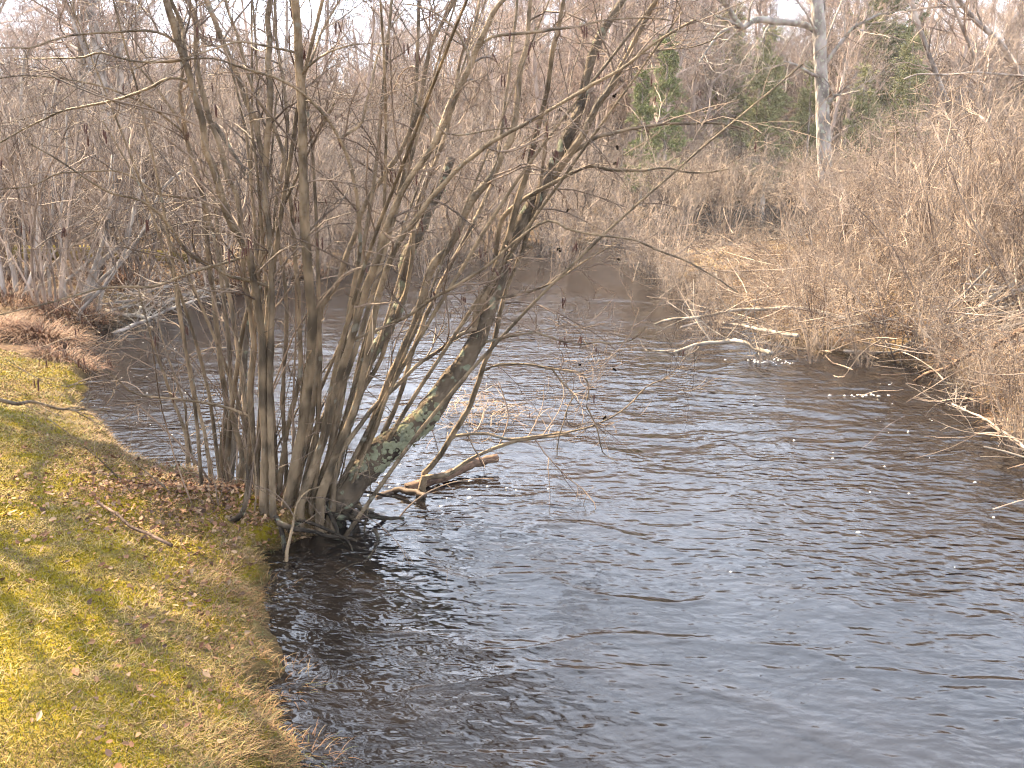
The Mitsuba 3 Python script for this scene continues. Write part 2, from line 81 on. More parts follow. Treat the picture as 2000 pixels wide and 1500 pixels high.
('Lg','branch','F',[(-1.08,5.566,2.67,0.0074),(-1.22,5.522,2.7,0.0064),(-1.36,5.474,2.72,0.0054),(-1.45,5.374,2.68,0.0046),(-1.58,5.266,2.62,0.0035)]),
('Lh','branch','F',[(-1.07,5.576,2.57,0.0074),(-0.949,5.491,2.65,0.006),(-0.855,5.47,2.69,0.0051),(-0.765,5.471,2.71,0.0042),(-0.601,5.376,2.7,0.0027)]),
('Li','branch','F',[(-1.07,5.576,2.56,0.0074),(-1.02,5.591,2.65,0.0067),(-0.987,5.673,2.77,0.006),(-0.947,5.735,2.86,0.0053),(-0.89,5.752,2.95,0.0046),(-0.851,5.776,3.06,0.0038)]),
('Lj','branch','A',[(-1.41,5.62,1.64,0.0093),(-1.54,5.617,1.6,0.0088),(-1.68,5.6,1.56,0.0081),(-1.82,5.561,1.51,0.0074),(-1.91,5.522,1.48,0.007),(-2.1,5.432,1.49,0.0059),(-2.21,5.393,1.47,0.0054),(-2.31,5.368,1.44,0.0049),(-2.45,5.348,1.41,0.0043),(-2.62,5.32,1.37,0.0035)]),
('Lk','branch','C',[(-1.51,5.92,0.673,0.0098),(-1.61,5.894,0.726,0.0091),(-1.71,5.885,0.755,0.0084),(-1.81,5.874,0.779,0.0077),(-1.95,5.829,0.805,0.0067),(-2.06,5.759,0.837,0.0058),(-2.12,5.71,0.869,0.0053),(-2.16,5.67,0.931,0.0048),(-2.2,5.639,0.992,0.0042),(-2.27,5.62,1.02,0.0037)]),
('Lm','branch','K',[(-0.38,5.559,2.28,0.0055),(-0.263,5.546,2.27,0.0049),(-0.129,5.448,2.29,0.0041),(0,5.382,2.3,0.0034),(0.14,5.359,2.3,0.0027)]),
('Ln','branch','K',[(-0.181,5.532,2.68,0.0092),(-0.0903,5.544,2.75,0.0086),(0,5.551,2.76,0.0081),(0.127,5.572,2.77,0.0074),(0.227,5.607,2.79,0.0069),(0.35,5.667,2.81,0.0063),(0.465,5.729,2.85,0.0058),(0.706,5.812,2.87,0.0046),(0.839,5.832,2.86,0.0039)]),
('Lo','branch','K',[(-0.21,5.538,2.62,0.0073),(-0.273,5.593,2.76,0.0063),(-0.345,5.592,2.84,0.0054),(-0.459,5.664,2.9,0.0046),(-0.568,5.738,2.93,0.0038)]),
('Lp','branch','K',[(-0.38,5.559,2.29,0.0055),(-0.481,5.687,2.41,0.0046),(-0.585,5.734,2.5,0.0036),(-0.645,5.859,2.6,0.0029)]),
('Lq','branch','T',[(0.673,6.43,2.73,0.0064),(0.856,6.33,2.76,0.0053),(1.03,6.302,2.77,0.0043),(1.22,6.23,2.85,0.0031)])]
LEFT_STEMS = [('b0','stem',None,[(-7.49,15.89,0.15,0.033),(-7.43,15.91,0.768,0.031),(-7.39,15.99,1.37,0.028),(-7.35,16.09,2.13,0.025),(-7.3,16.14,2.87,0.022),(-7.18,16.19,3.6,0.019)]),
('b1','stem',None,[(-6.48,13.55,0.15,0.031),(-6.35,13.57,0.316,0.03),(-6.25,13.6,0.552,0.029),(-6.18,13.64,0.76,0.028),(-6.15,13.7,1.1,0.026),(-6.11,13.73,1.49,0.024),(-6.03,13.76,2.14,0.02),(-5.94,13.85,2.77,0.016)]),
('b2','stem',None,[(-7.11,15.3,0.15,0.028),(-7.1,15.34,0.461,0.027),(-7.12,15.41,0.813,0.025),(-7.15,15.5,1.1,0.023),(-7.2,15.73,1.76,0.019),(-7.27,15.9,2.49,0.015)]),
('b3','stem',None,[(-6.56,14.25,0.15,0.02),(-6.55,14.37,0.683,0.017),(-6.55,14.43,1.04,0.016),(-6.5,14.48,1.59,0.013),(-6.42,14.65,2.27,0.01)]),
('b4','stem',None,[(-6.74,14.76,0.15,0.027),(-6.62,14.73,0.386,0.025),(-6.44,14.7,0.591,0.023),(-6.21,14.64,0.783,0.021),(-5.98,14.55,0.961,0.019),(-5.63,14.43,1.12,0.016),(-5.28,14.36,1.18,0.013)]),
('b5','stem',None,[(-6.46,14.25,0.15,0.023),(-6.39,14.29,0.566,0.019),(-6.29,14.35,0.769,0.017),(-6.11,14.47,0.953,0.014),(-5.9,14.55,1.24,0.01)]),
('b6','stem',None,[(-6.3,14.25,0.15,0.026),(-6.13,14.3,0.397,0.025),(-5.91,14.32,0.577,0.023),(-5.71,14.32,0.745,0.021),(-5.61,14.31,0.842,0.02),(-5.51,14.32,1.08,0.019),(-5.43,14.34,1.32,0.017),(-5.37,14.45,1.93,0.013)]),
('b7','stem',None,[(-5.7,13.69,0.15,0.032),(-5.49,13.65,0.371,0.029),(-5.34,13.64,0.547,0.027),(-5.18,13.62,0.669,0.025),(-5.04,13.58,0.806,0.023),(-4.85,13.51,0.984,0.02),(-4.52,13.39,1.38,0.016)]),
('b8','stem',None,[(-5.5,13.08,0.15,0.027),(-5.27,13.08,0.358,0.024),(-5.07,13.1,0.561,0.022),(-4.94,13.16,0.76,0.02),(-4.82,13.25,1.07,0.017),(-4.72,13.28,1.51,0.012)]),
('b9','stem',None,[(-5.84,14.16,0.15,0.033),(-5.74,14.2,0.465,0.031),(-5.63,14.22,0.699,0.029),(-5.54,14.23,0.919,0.028),(-5.46,14.25,1.14,0.026),(-5.43,14.3,1.46,0.024),(-5.37,14.46,2.13,0.02)]),
('b10','stem',None,[(-5.77,14.25,0.15,0.04),(-5.65,14.34,0.631,0.036),(-5.45,14.36,0.824,0.034),(-5.25,14.36,1.02,0.033),(-5.14,14.37,1.31,0.03),(-4.98,14.45,1.79,0.027)]),
('b11','stem',None,[(-6.77,14.25,0.15,0.04),(-6.77,14.27,0.415,0.038),(-6.82,14.31,0.703,0.036),(-6.87,14.36,0.908,0.035),(-6.92,14.41,1.32,0.032),(-6.91,14.45,2.13,0.027)]),
('b12','stem',None,[(-6.71,13.78,0.15,0.038),(-6.73,13.82,0.417,0.036),(-6.8,13.92,0.812,0.032),(-6.82,13.98,1.48,0.026)]),
('b13','stem',None,[(-5.49,13.78,0.15,0.029),(-5.31,13.84,0.55,0.026),(-5.06,13.98,0.874,0.024),(-4.84,14.11,1.27,0.021),(-4.7,14.18,1.6,0.019),(-4.37,14.28,1.93,0.017)]),
('b14','stem',None,[(-5.9,13.78,0.15,0.026),(-5.93,13.83,0.687,0.023),(-5.95,13.96,1.28,0.02),(-5.88,14.15,2,0.017),(-5.87,14.28,2.79,0.013)]),
('b15','stem',None,[(-6.11,13.78,0.15,0.026),(-6.11,13.89,0.815,0.023),(-6.08,14.09,1.47,0.02),(-6.18,14.37,2.27,0.017),(-6.09,14.58,3.07,0.014)])]
STICKS = [('f0','stick',None,[(-5.7,13.5,0.03,0.027),(-5.48,13.57,0.06,0.024),(-5.33,13.81,0.09,0.022),(-5.19,14.07,0.12,0.02),(-4.88,13.69,0.15,0.017)]),
('f1','stick',None,[(-5.36,13.71,0.12,0.03),(-5.08,13.49,0.085,0.028),(-4.98,13.63,0.05,0.025),(-4.86,13.68,0.015,0.023),(-4.58,13.64,-0.02,0.02)]),
('f2','stick',None,[(-5.69,14.12,0.1,0.024),(-5.43,14.16,0.15,0.022),(-5.12,14.3,0.2,0.019),(-5.07,14.45,0.25,0.017),(-4.83,14.73,0.3,0.015)]),
('f3','stick',None,[(-4.88,12.63,-0.02,0.025),(-4.71,12.7,0.044,0.023),(-4.57,12.86,0.108,0.02),(-4.43,13.02,0.172,0.018),(-4.29,13.2,0.236,0.016),(-4.03,13.68,0.3,0.014)]),
('f4','stick',None,[(-4.82,14.21,0.1,0.028),(-4.63,14.75,0.167,0.024),(-4.35,14.79,0.233,0.019),(-3.97,14.73,0.3,0.015)]),
('f5','stick',None,[(-5.95,14.6,0.1,0.022),(-5.63,14.91,0.167,0.02),(-5.23,15.24,0.233,0.018),(-4.75,15.43,0.3,0.015)]),
('l0','stick',None,[(-0.712,6.63,0,0.037),(-0.526,6.693,0.015,0.035),(-0.344,6.883,0.03,0.033),(-0.189,7.001,0.045,0.031),(-0.107,7.025,0.06,0.029)]),
('l1','stick',None,[(-1.02,6.085,0.02,0.019),(-0.943,6.113,0.02,0.014),(-0.862,6.169,0.02,0.0096)]),
('l2','stick',None,[(-0.876,6.452,0,0.023),(-0.77,6.547,0.01,0.021),(-0.665,6.496,0.02,0.019),(-0.552,6.334,0.03,0.016)]),
('r0','stick',None,[(2.66,10.58,0.15,0.026),(2.58,10.96,0.12,0.025),(2.48,11.04,0.16,0.023),(2.32,11.26,0.12,0.021),(2.02,11.29,0.08,0.019),(1.79,11.39,-0.02,0.017)]),
('r1','stick',None,[(4.1,11.86,0.2,0.032),(3.84,11.97,0.3,0.03),(3.56,12.12,0.36,0.028),(3.35,12.18,0.4,0.025),(3.07,12.23,0.38,0.023),(2.68,12.38,0.34,0.02),(2.25,12.34,0.26,0.018),(1.9,12.52,0.2,0.015),(1.75,12.63,0.12,0.013)]),
('r2','stick',None,[(3.14,11.35,0.2,0.023),(2.89,11.89,0.165,0.021),(2.73,12.57,0.13,0.019),(2.43,12.98,0.095,0.016),(2.07,12.69,0.06,0.013)]),
('r3','stick',None,[(4.42,8.595,0.75,0.026),(4.33,8.762,0.7,0.025),(4.39,9.18,0.55,0.024),(4.27,9.428,0.42,0.022),(4.14,9.528,0.3,0.02),(4.06,9.637,0.2,0.019),(3.96,9.829,0.1,0.017),(3.9,9.94,-0.01,0.015)]),
('r4','stick',None,[(4.66,12.2,0.3,0.03),(4.94,12.24,0.3,0.029),(5.21,12.28,0.3,0.027)]),
('r5','stick',None,[(5,11.09,0.55,0.033),(5.26,11.34,0.625,0.031),(5.55,11.63,0.7,0.029)]),
('r6','stick',None,[(3.51,6.85,0.2,0.0091),(3.72,7.676,0.12,0.0091),(3.77,8.142,0.1,0.0084),(3.73,8.395,0.1,0.0075),(3.77,8.736,0.06,0.0066)]),
('r7','stick',None,[(5.55,12.99,0.3,0.026),(5.14,13.15,0.6,0.024),(4.87,13.12,0.7,0.021),(4.63,13.15,0.6,0.019),(4.65,13.93,0.3,0.017)]),
('r8','stick',None,[(5.83,12.4,0.6,0.025),(5.39,12.26,0.75,0.021),(5.12,12.33,0.7,0.018),(5.07,12.79,0.55,0.016)]),
('r9','stick',None,[(6.31,17.05,0.5,0.034),(5.71,16.74,0.45,0.027),(5.13,16.45,0.4,0.022),(4.81,16.7,0.25,0.016)]),
('s0','stick',None,[(-2.26,5.445,0.32,0.008),(-2.13,5.336,0.3,0.0084),(-1.98,5.194,0.28,0.0088),(-1.84,5.09,0.26,0.0092),(-1.72,5.027,0.24,0.0096)]),
('s1','stick',None,[(-3.44,6.66,0.62,0.015),(-3.38,6.729,0.583,0.014),(-3.27,6.753,0.546,0.013),(-3.25,6.904,0.509,0.011),(-3.15,6.953,0.471,0.0099),(-3.09,7.03,0.434,0.0085),(-3.01,7.148,0.397,0.007),(-2.9,7.295,0.36,0.0056)])]
GREY_TREE = [('t','trunk',None,[(8,27,0.547,0.2),(7.91,27.02,1.57,0.18),(7.8,27.03,2.58,0.18),(7.72,27.02,3.32,0.17),(7.62,27,4.17,0.16),(7.52,26.98,5.01,0.16),(7.42,26.96,5.72,0.15),(7.31,26.96,6.66,0.14),(7.2,26.98,7.7,0.11),(7.08,27,8.95,0.079)]),
('ta','branch','t',[(7.53,26.98,4.92,0.11),(7.37,26.89,5.03,0.085),(7.04,26.69,5.13,0.078),(6.63,26.45,5.15,0.077),(6.23,26.21,5.14,0.083),(5.91,26.02,5.17,0.082),(5.63,25.84,5.12,0.076),(5.44,25.69,4.99,0.075),(5.36,25.63,4.94,0.075),(5.17,25.45,5.08,0.068),(4.94,25.19,5.29,0.061),(4.75,24.96,5.46,0.055),(4.45,24.48,5.83,0.042)]),
('tb','branch','ta',[(5.36,25.63,4.96,0.044),(5.11,25.59,4.94,0.039),(4.86,25.51,4.84,0.035),(4.68,25.38,4.67,0.03),(4.54,25.26,4.48,0.026),(4.4,25.18,4.29,0.022),(4.3,25.13,4.13,0.018)]),
('tc','branch','ta',[(5.2,25.45,4.99,0.043),(4.88,25.33,5.09,0.034),(4.6,25.15,5.16,0.026),(4.34,24.95,5.27,0.018)]),
('td','branch','t',[(7.73,27,4.23,0.053),(7.89,26.85,4.52,0.047),(8.07,26.68,4.81,0.041),(8.23,26.45,5.05,0.036),(8.41,26.26,5.15,0.031),(8.67,26,5.3,0.025)]),
('te','branch','t',[(7.65,27,3.93,0.053),(7.4,26.84,3.97,0.046),(7.11,26.64,4.08,0.037),(6.77,26.31,4.18,0.027),(6.45,26,4.22,0.019)]),
('tf','branch','ta',[(6.25,26.21,5.07,0.038),(6.07,26.15,5,0.031),(5.97,26,4.87,0.024),(5.91,25.91,4.74,0.019)]),
('tg','branch','t',[(7.84,27.02,3.26,0.053),(7.91,26.83,3.37,0.041),(7.97,26.71,3.48,0.032),(8.09,26.42,3.49,0.019)])]
RIGHT_TREES = [('u','stem',None,[(10.1,20,1.83,0.068),(9.12,19.66,3.55,0.054),(8.62,19.49,4.06,0.05),(8.11,19.33,4.39,0.045),(7.73,19.18,4.71,0.042),(7.24,19,5.18,0.037)]),
('v','stem',None,[(7.53,17,2.51,0.033),(7.2,16.87,3.36,0.03),(6.94,16.74,3.8,0.028),(6.69,16.6,4.15,0.026),(6.47,16.5,4.5,0.024)]),
('w','stem',None,[(5.39,15,3.13,0.011),(5.63,15,3.2,0.012),(6,15.04,3.19,0.014),(6.34,15.04,3.22,0.015),(6.75,14.99,3.19,0.017),(7.11,15,3.16,0.018)]),
('x','stem',None,[(9.62,24,3.19,0.059),(9.11,24.04,4.28,0.053),(8.92,24.04,4.71,0.051),(8.73,24.01,5.13,0.049),(8.57,24,5.65,0.047)])]
LAWN_EDGE = [(-0.53,2.39),(-0.70,3.05),(-0.78,3.33),(-0.81,3.49),(-0.89,3.79),(-1.04,4.13),(-1.23,4.64),(-1.33,5.14),(-1.37,5.50),(-1.20,5.68),(-1.04,5.93),(-1.15,6.21),(-1.51,6.43),(-1.85,6.49),(-2.01,6.59),(-2.40,6.86),(-2.92,7.52),(-3.61,8.50)]
FAR_EDGE = [(-4.04,9.69),(-4.56,11.09),(-5.09,12.56),(-5.02,13.95),(-4.59,15.56),(-3.92,18.23),(-2.84,20.84),(-1.11,22.73),(0.58,23.92),(2.21,25.25),(3.14,28.22),(4.03,33.34),(6.15,42.57),(10.74,44.62),(16.61,49.37),(26.53,55.24)]
RIGHT_EDGE = [(3.81,6.18),(3.99,7.97),(4.18,9.27),(4.31,10.15),(4.01,10.73),(3.38,11.35),(3.01,12.14),(2.96,14.31),(2.88,17.05),(2.72,19.24),(2.84,20.84),(3.41,22.61),(4.70,24.18),(6.26,25.82),(8.20,28.22),(11.27,31.09),(17.34,35.95)]


# ------------------------------------------------------------------ materials


ALBEDO = 0.64                                   # one factor on every wood, grass and soil colour below


def principled(color, rough=0.8, spec=0.3, k=ALBEDO, **more):
    c = mikit.proc(lambda p, n, uv: color(p, n, uv) * k) if callable(color) else color if isinstance(color, dict) else {'type': 'rgb', 'value': [v * k for v in color]}
    return {'type': 'principled', 'base_color': c, 'roughness': rough, 'specular': spec, **more}


def bark(dark, light, s=9.0, tone=0.35, lichen=None, lo=0.6, moss=None, wet=False):
    def fn(p, n, uv):
        t = mikit.fbm(p.x * s, p.y * s, p.z * s * 0.45, octaves=3)
        c = mikit.mix(dark, light, mikit.smoothstep(0.25, 0.75, t))
        c = c * (1 - tone + 2 * tone * mikit.noise(p.x * 2.3 + 5, p.y * 2.3, p.z * 0.8))
        if lichen is not None:
            w = mikit.smoothstep(lo, lo + 0.05, mikit.fbm(p.x * 17, p.y * 17, p.z * 13 + 3, octaves=3))
            c = mikit.mix(c, mi.Color3f(lichen) * (0.75 + 0.5 * t), w)
        if wet:
            w = 1 - mikit.smoothstep(0.02, 0.16, p.z - 0.05 + 0.16 * (mikit.noise(p.x * 25, p.y * 25, p.z * 12) - 0.5))
            c = c * (1 - 0.72 * w)
        if moss is not None:
            w = 1 - mikit.smoothstep(0.0, 0.12, p.z - 0.16 + 0.25 * (mikit.noise(p.x * 22, p.y * 22, p.z * 22) - 0.5))
            c = mikit.mix(c, mi.Color3f(moss), w)
        return c
    return fn


def bumped(bsdf, fn, scale, eps=1e-3):
    return {'type': 'bumpmap', 'arbitrary': mikit.proc(fn, eps=eps), 'scale': scale, 'bsdf': bsdf}


def bark_relief(p, n, uv):
    return mikit.fbm(p.x * 55, p.y * 55, p.z * 28, octaves=3) + 0.8 * mikit.smoothstep(0.62, 0.7, mikit.noise(p.x * 60, p.y * 60, p.z * 150))


scene['m_stem'] = bumped(principled(bark((0.082, 0.058, 0.033), (0.31, 0.222, 0.132), 16, 0.28, (0.22, 0.20, 0.15), 0.72), 0.62, 0.35), bark_relief, 0.006, 2e-3)
scene['m_trunk'] = bumped(principled(bark((0.05, 0.037, 0.025), (0.175, 0.13, 0.085), 14, 0.25, (0.20, 0.21, 0.14), 0.62, wet=True), 0.8, 0.25), bark_relief, 0.010, 2e-3)
scene['m_snag'] = bumped(principled(bark((0.075, 0.058, 0.042), (0.22, 0.18, 0.135), 14, 0.25, (0.26, 0.27, 0.19), 0.60), 0.85, 0.2), bark_relief, 0.010, 2e-3)
scene['m_twig'] = principled(bark((0.08, 0.054, 0.037), (0.33, 0.235, 0.165), 5, 0.4), 0.6, 0.4)
scene['m_greybark'] = principled(bark((0.17, 0.14, 0.12), (0.50, 0.44, 0.38), 8, 0.3), 0.75, 0.3)
scene['m_brush'] = principled(bark((0.11, 0.08, 0.064), (0.53, 0.415, 0.325), 4.0, 0.4), 0.7, 0.3)
scene['m_redbrush'] = principled(bark((0.13, 0.088, 0.066), (0.57, 0.45, 0.345), 4.5, 0.4), 0.7, 0.3)
scene['m_farwood'] = principled(bark((0.22, 0.165, 0.14), (0.66, 0.53, 0.45), 2.0, 0.35), 0.9, 0.1)
scene['m_bigtree'] = bumped(principled(bark((0.19, 0.17, 0.15), (0.44, 0.40, 0.37), 7, 0.2, (0.42, 0.44, 0.35), 0.60), 0.85, 0.2),
                            lambda p, n, uv: mikit.fbm(p.x * 14, p.y * 14, p.z * 5, octaves=3), 0.05, 8e-3)
scene['m_palestick'] = principled(bark((0.16, 0.13, 0.10), (0.56, 0.49, 0.40), 10, 0.35), 0.8, 0.25)
scene['m_log'] = bumped(principled(bark((0.08, 0.046, 0.03), (0.25, 0.155, 0.10), 18, 0.25), 0.7, 0.3), bark_relief, 0.006, 2e-3)
scene['m_mossylog'] = principled(bark((0.14, 0.11, 0.03), (0.40, 0.30, 0.06), 6, 0.3), 0.95, 0.1)
scene['m_catkin'] = principled((0.085, 0.033, 0.022), 0.6, 0.3)
scene['m_cone'] = principled((0.09, 0.06, 0.042), 0.7, 0.3)
scene['m_lichen'] = principled(lambda p, n, uv: mikit.mix((0.15, 0.155, 0.09), (0.29, 0.285, 0.19), mikit.fbm(p.x * 60, p.y * 60, p.z * 60)), 0.95, 0.1)
COLOR = {'type': 'mesh_attribute', 'name': 'vertex_color', 'scale': ALBEDO}
scene['m_blade'] = {'type': 'twosided', 'bsdf': principled(COLOR, 0.7, 0.25)}
scene['m_leaf'] = {'type': 'twosided', 'bsdf': principled(COLOR, 0.75, 0.25)}
scene['m_needle'] = {'type': 'twosided', 'bsdf': principled(COLOR, 0.7, 0.25)}
scene['m_foam'] = principled((0.85, 0.84, 0.80), 0.5, 0.4)


def lawn_color(p, n, uv):
    big = mikit.fbm(p.x * 1.3 + 3, p.y * 1.3, 0.5, octaves=3)
    mid = mikit.fbm(p.x * 6, p.y * 6, 2.5, octaves=3)
    fine = mikit.noise(p.x * 70, p.y * 70, 4.5)
    moss = mikit.mix((0.13, 0.097, 0.005), (0.25, 0.188, 0.009), fine)
    straw = mikit.mix((0.13, 0.095, 0.03), (0.23, 0.17, 0.07), fine)
    litter = mikit.mix((0.11, 0.07, 0.035), (0.22, 0.14, 0.07), fine)
    c = mikit.mix(moss, straw, mikit.smoothstep(0.48, 0.62, mid))
    w = mikit.smoothstep(0.50, 0.64, big + 0.25 * (mid - 0.5)) * 0.75
    c = mikit.mix(c, litter, w)
    return mikit.mix((0.05, 0.035, 0.02), c, mikit.smoothstep(-0.02, 0.1, p.z))


def bank_color(p, n, uv):
    a = mikit.fbm(p.x * 3, p.y * 3, 1.5, octaves=3)
    b = mikit.noise(p.x * 40, p.y * 40, 2.5)
    c = mikit.mix(mikit.mix((0.085, 0.055, 0.035), (0.17, 0.11, 0.07), b), mikit.mix((0.12, 0.085, 0.045), (0.22, 0.155, 0.085), b), mikit.smoothstep(0.45, 0.6, a))
    return mikit.mix((0.045, 0.033, 0.022), c, mikit.smoothstep(0.0, 0.12, p.z))


scene['m_lawn'] = bumped(principled(lawn_color, 0.95, 0.1), lambda p, n, uv: mikit.fbm(p.x * 45, p.y * 45, 0, octaves=3), 0.03, 4e-3)
scene['m_bank'] = bumped(principled(bank_color, 0.95, 0.1), lambda p, n, uv: mikit.fbm(p.x * 20, p.y * 20, 0, octaves=3), 0.06, 8e-3)


def ripple(p, n, uv):
    wx = p.x + 0.05 * mikit.noise(p.x * 6, p.y * 6)
    wy = p.y + 0.06 * mikit.noise(p.x * 5 + 7, p.y * 7)
    m = mikit.smoothstep(0.30, 0.68, mikit.noise(p.x * 1.1 + 2, p.y * 1.1, 5.0))
    a = mikit.noise(wx * 13, wy * 24, 1.0)
    b = mikit.noise(wx * 33 + wy * 9, wy * 52, 2.0)
    return (0.55 + 0.45 * m) * (a * 1.0 + 0.34 * b) / (1 + dr.square(p.y / 17.0)) * (1 - 0.65 * mikit.smoothstep(18.5, 21.0, p.y) * (1 - mikit.smoothstep(0.40, 0.60, mikit.noise(p.x * 0.22 + 9, p.y * 0.5, 2.0))))


scene['m_water'] = bumped(principled((0.0050, 0.0040, 0.0037), mikit.proc(lambda p, n, uv: 0.05 + 0.10 * mikit.smoothstep(5.0, 18.0, p.y) * mikit.smoothstep(0.3, 0.6, mikit.noise(p.x * 0.35 + 3, p.y * 0.45))), 0.75, k=1.0), ripple, 0.0082, 3e-3)

# ------------------------------------------------------------------ mesh helpers


def unit(v):
    return v / np.maximum(np.linalg.norm(v, axis=-1, keepdims=True), 1e-9)


def resample(w, n):
    from scipy.interpolate import PchipInterpolator
    w = np.asarray(w, float)
    s = np.r_[0, np.cumsum(np.linalg.norm(np.diff(w[:, :3], axis=0), axis=1))]
    return PchipInterpolator(s, w)(np.linspace(0, s[-1], n))


def tubes(P, R, sides, cap=False, rough=0.0, rng=None):
    """B polylines (B, N, 3) with radii (B, N) as one mesh of tubes."""
    P, R = np.asarray(P, float), np.asarray(R, float)
    B, N = R.shape
    t = unit(np.gradient(P, axis=1))
    mean = unit(P[:, -1] - P[:, 0])
    ref = np.where(np.abs(mean[:, 2:3]) < 0.8, [[0, 0, 1.0]], [[1.0, 0.3, 0]])
    a = unit(np.cross(t, ref[:, None]))
    b = np.cross(t, a)
    g = np.arange(sides) * 2 * PI / sides
    rr = R[:, :, None]
    if rough:
        rr = rr * (1 + rough * (rng.random((B, N, sides)) - 0.5))
    V = P[:, :, None] + rr[..., None] * (np.cos(g)[:, None] * a[:, :, None] + np.sin(g)[:, None] * b[:, :, None])
    i, j = np.meshgrid(np.arange(N - 1), np.arange(sides), indexing='ij')
    q = np.stack([i * sides + j, i * sides + (j + 1) % sides, (i + 1) * sides + (j + 1) % sides, (i + 1) * sides + j], -1).reshape(-1, 4)
    f = np.vstack([q[:, [0, 1, 2]], q[:, [0, 2, 3]]])
    per = N * sides
    if cap:
        V = np.concatenate([V.reshape(B, per, 3), P[:, -1:] + t[:, -1:] * R[:, -1:, None] * 0.4, P[:, :1] - t[:, :1] * R[:, :1, None] * 0.3], 1)
        k = np.arange(sides)
        f = np.vstack([f, np.stack([(N - 1) * sides + k, (N - 1) * sides + (k + 1) % sides, k * 0 + per], 1), np.stack([(k + 1) % sides, k, k * 0 + per + 1], 1)])
        per += 2
    F = (f[None] + (np.arange(B) * per)[:, None, None]).reshape(-1, 3)
    return V.reshape(-1, 3), F


def join(parts):
    v, f, n = [], [], 0
    for a, b in parts:
        v.append(a)
        f.append(b + n)
        n += len(a)
    return np.vstack(v), np.vstack(f)


def spawn(rng, P, R, n, t0, t1, a0, a1, length, up=0.0, bend=0.25, wig=0.12, N=6, rfac=0.6, rmin=0.002, rmax=1.0, tip=0.45):
    """n side branches on each of the B polylines; length may depend on the position along the parent (0 to 1)."""
    B, M = R.shape
    k = np.repeat(np.arange(B), n)
    t = t0 + (t1 - t0) * rng.random(len(k))
    f = t * (M - 1.001)
    i = f.astype(int)
    u = (f - i)[:, None]
    pos = P[k, i] * (1 - u) + P[k, i + 1] * u
    r = R[k, i] * (1 - u[:, 0]) + R[k, i + 1] * u[:, 0]
    tan = unit(P[k, i + 1] - P[k, i])
    side = unit(np.cross(tan, rng.normal(size=(len(k), 3))))
    ang = np.radians(a0 + (a1 - a0) * rng.random(len(k)))[:, None]
    d = np.cos(ang) * tan + np.sin(ang) * side
    L = length(t, len(k)) if callable(length) else length[0] + (length[1] - length[0]) * rng.random(len(k))
    c = rng.normal(size=(len(k), 3)) * bend / N
    out = [pos]
    for _ in range(N - 1):
        d = unit(d + c + np.array([0, 0, up / N]) + rng.normal(size=d.shape) * wig)
        out.append(out[-1] + d * (L / (N - 1))[:, None])
    r0 = np.clip(r * rfac, rmin, rmax)
    rr = r0[:, None] * np.linspace(1, tip, N)[None]
    return np.stack(out, 1), np.maximum(rr, rmin * 0.55)


def inst(R, loc):
    m = np.eye(4)
    m[:3, :3] = R
    m[:3, 3] = loc
    return T(m)


def rot(axis, a):
    from scipy.spatial.transform import Rotation
    return Rotation.from_rotvec(np.asarray(axis, float) * a).as_matrix()


counts = {}


def key_for(name):
    n = counts.get(name, 0)
    counts[name] = n + 1
    return name if n == 0 else '%s_%03d' % (name, n)


def thing(name, label, cat, group=None, kind=None):
    k = key_for(name)
    labels[k] = {'label': label, 'category': cat}
    if group:
        labels[k]['group'] = group
    if kind:
        labels[k]['kind'] = kind
    return k


def part(parent, name, shape, stuff=False, label=None):
    k = key_for(parent + '__' + name)
    scene[k] = shape
    if stuff or label:
        labels[k] = {}
        if stuff:
            labels[k]['kind'] = 'stuff'
        if label:
            labels[k]['label'] = label
    return k


# ------------------------------------------------------------------ the ground and the lawn
LAND_LEFT = shapely.Polygon([(-0.2, -1.0)] + LAWN_EDGE + FAR_EDGE + [(60, 78), (120, 160), (-120, 160), (-120, -1.0)])
LAND_RIGHT = shapely.Polygon([(9, 1.0), (4.6, 3.6)] + RIGHT_EDGE + [(60, 52), (60, 1.0)])
LAND = shapely.union(LAND_LEFT.buffer(0), LAND_RIGHT.buffer(0))


def inside(x, y):
    pts = shapely.points(x, y)
    d = shapely.distance(LAND.boundary, pts)
    return np.where(shapely.contains_xy(LAND, x, y), d, -d)


def sstep(a, b, x):
    t = np.clip((x - a) / (b - a), 0, 1)
    return t * t * (3 - 2 * t)


def is_lawn(x, y):
    return (y < 10.35 + 0.2 * np.sin(x * 3)) & (x < 0.5)


def ground_z(x, y, d=None):
    x, y = np.asarray(x, float), np.asarray(y, float)
    d = inside(x, y) if d is None else d
    p = np.stack([x, y, x * 0], -1)
    d = d + 0.22 * (meshkit.fbm(p * 2.1, 3, 5) - 0.5) + 0.14 * (meshkit.fbm(p * 6.5, 3, 15) - 0.5)
    lawn = 0.02 + 0.11 * sstep(0, 0.13, d) + 0.14 * sstep(0.05, 0.9, d) + 0.32 * sstep(0.6, 4.0, d)
    lawn = lawn + 0.035 * (meshkit.fbm(p * 3.0, 3, 2) - 0.5) * sstep(0, 0.3, d)
    flat = 0.35 + 0.65 * np.clip(sstep(1.0, 0.0, x) + sstep(0.26, 0.4, x / np.maximum(y, 1.0)), 0, 1)
    wild = 0.02 + flat * (0.13 * sstep(0, 0.7, d) + 0.12 * sstep(0.5, 5, d) + 0.18 * (meshkit.fbm(p * 1.1, 4, 3) - 0.5) * sstep(0, 1.0, d))
    w = sstep(10.0, 11.4, y) + sstep(0.6, 1.6, x)
    land = lawn + (wild - lawn) * np.clip(w, 0, 1)
    land = land + 6.0 * sstep(55, 150, y)
    water = np.maximum(-0.5, d * 0.6)
    return np.where(d > 0, land, water + 0.02)


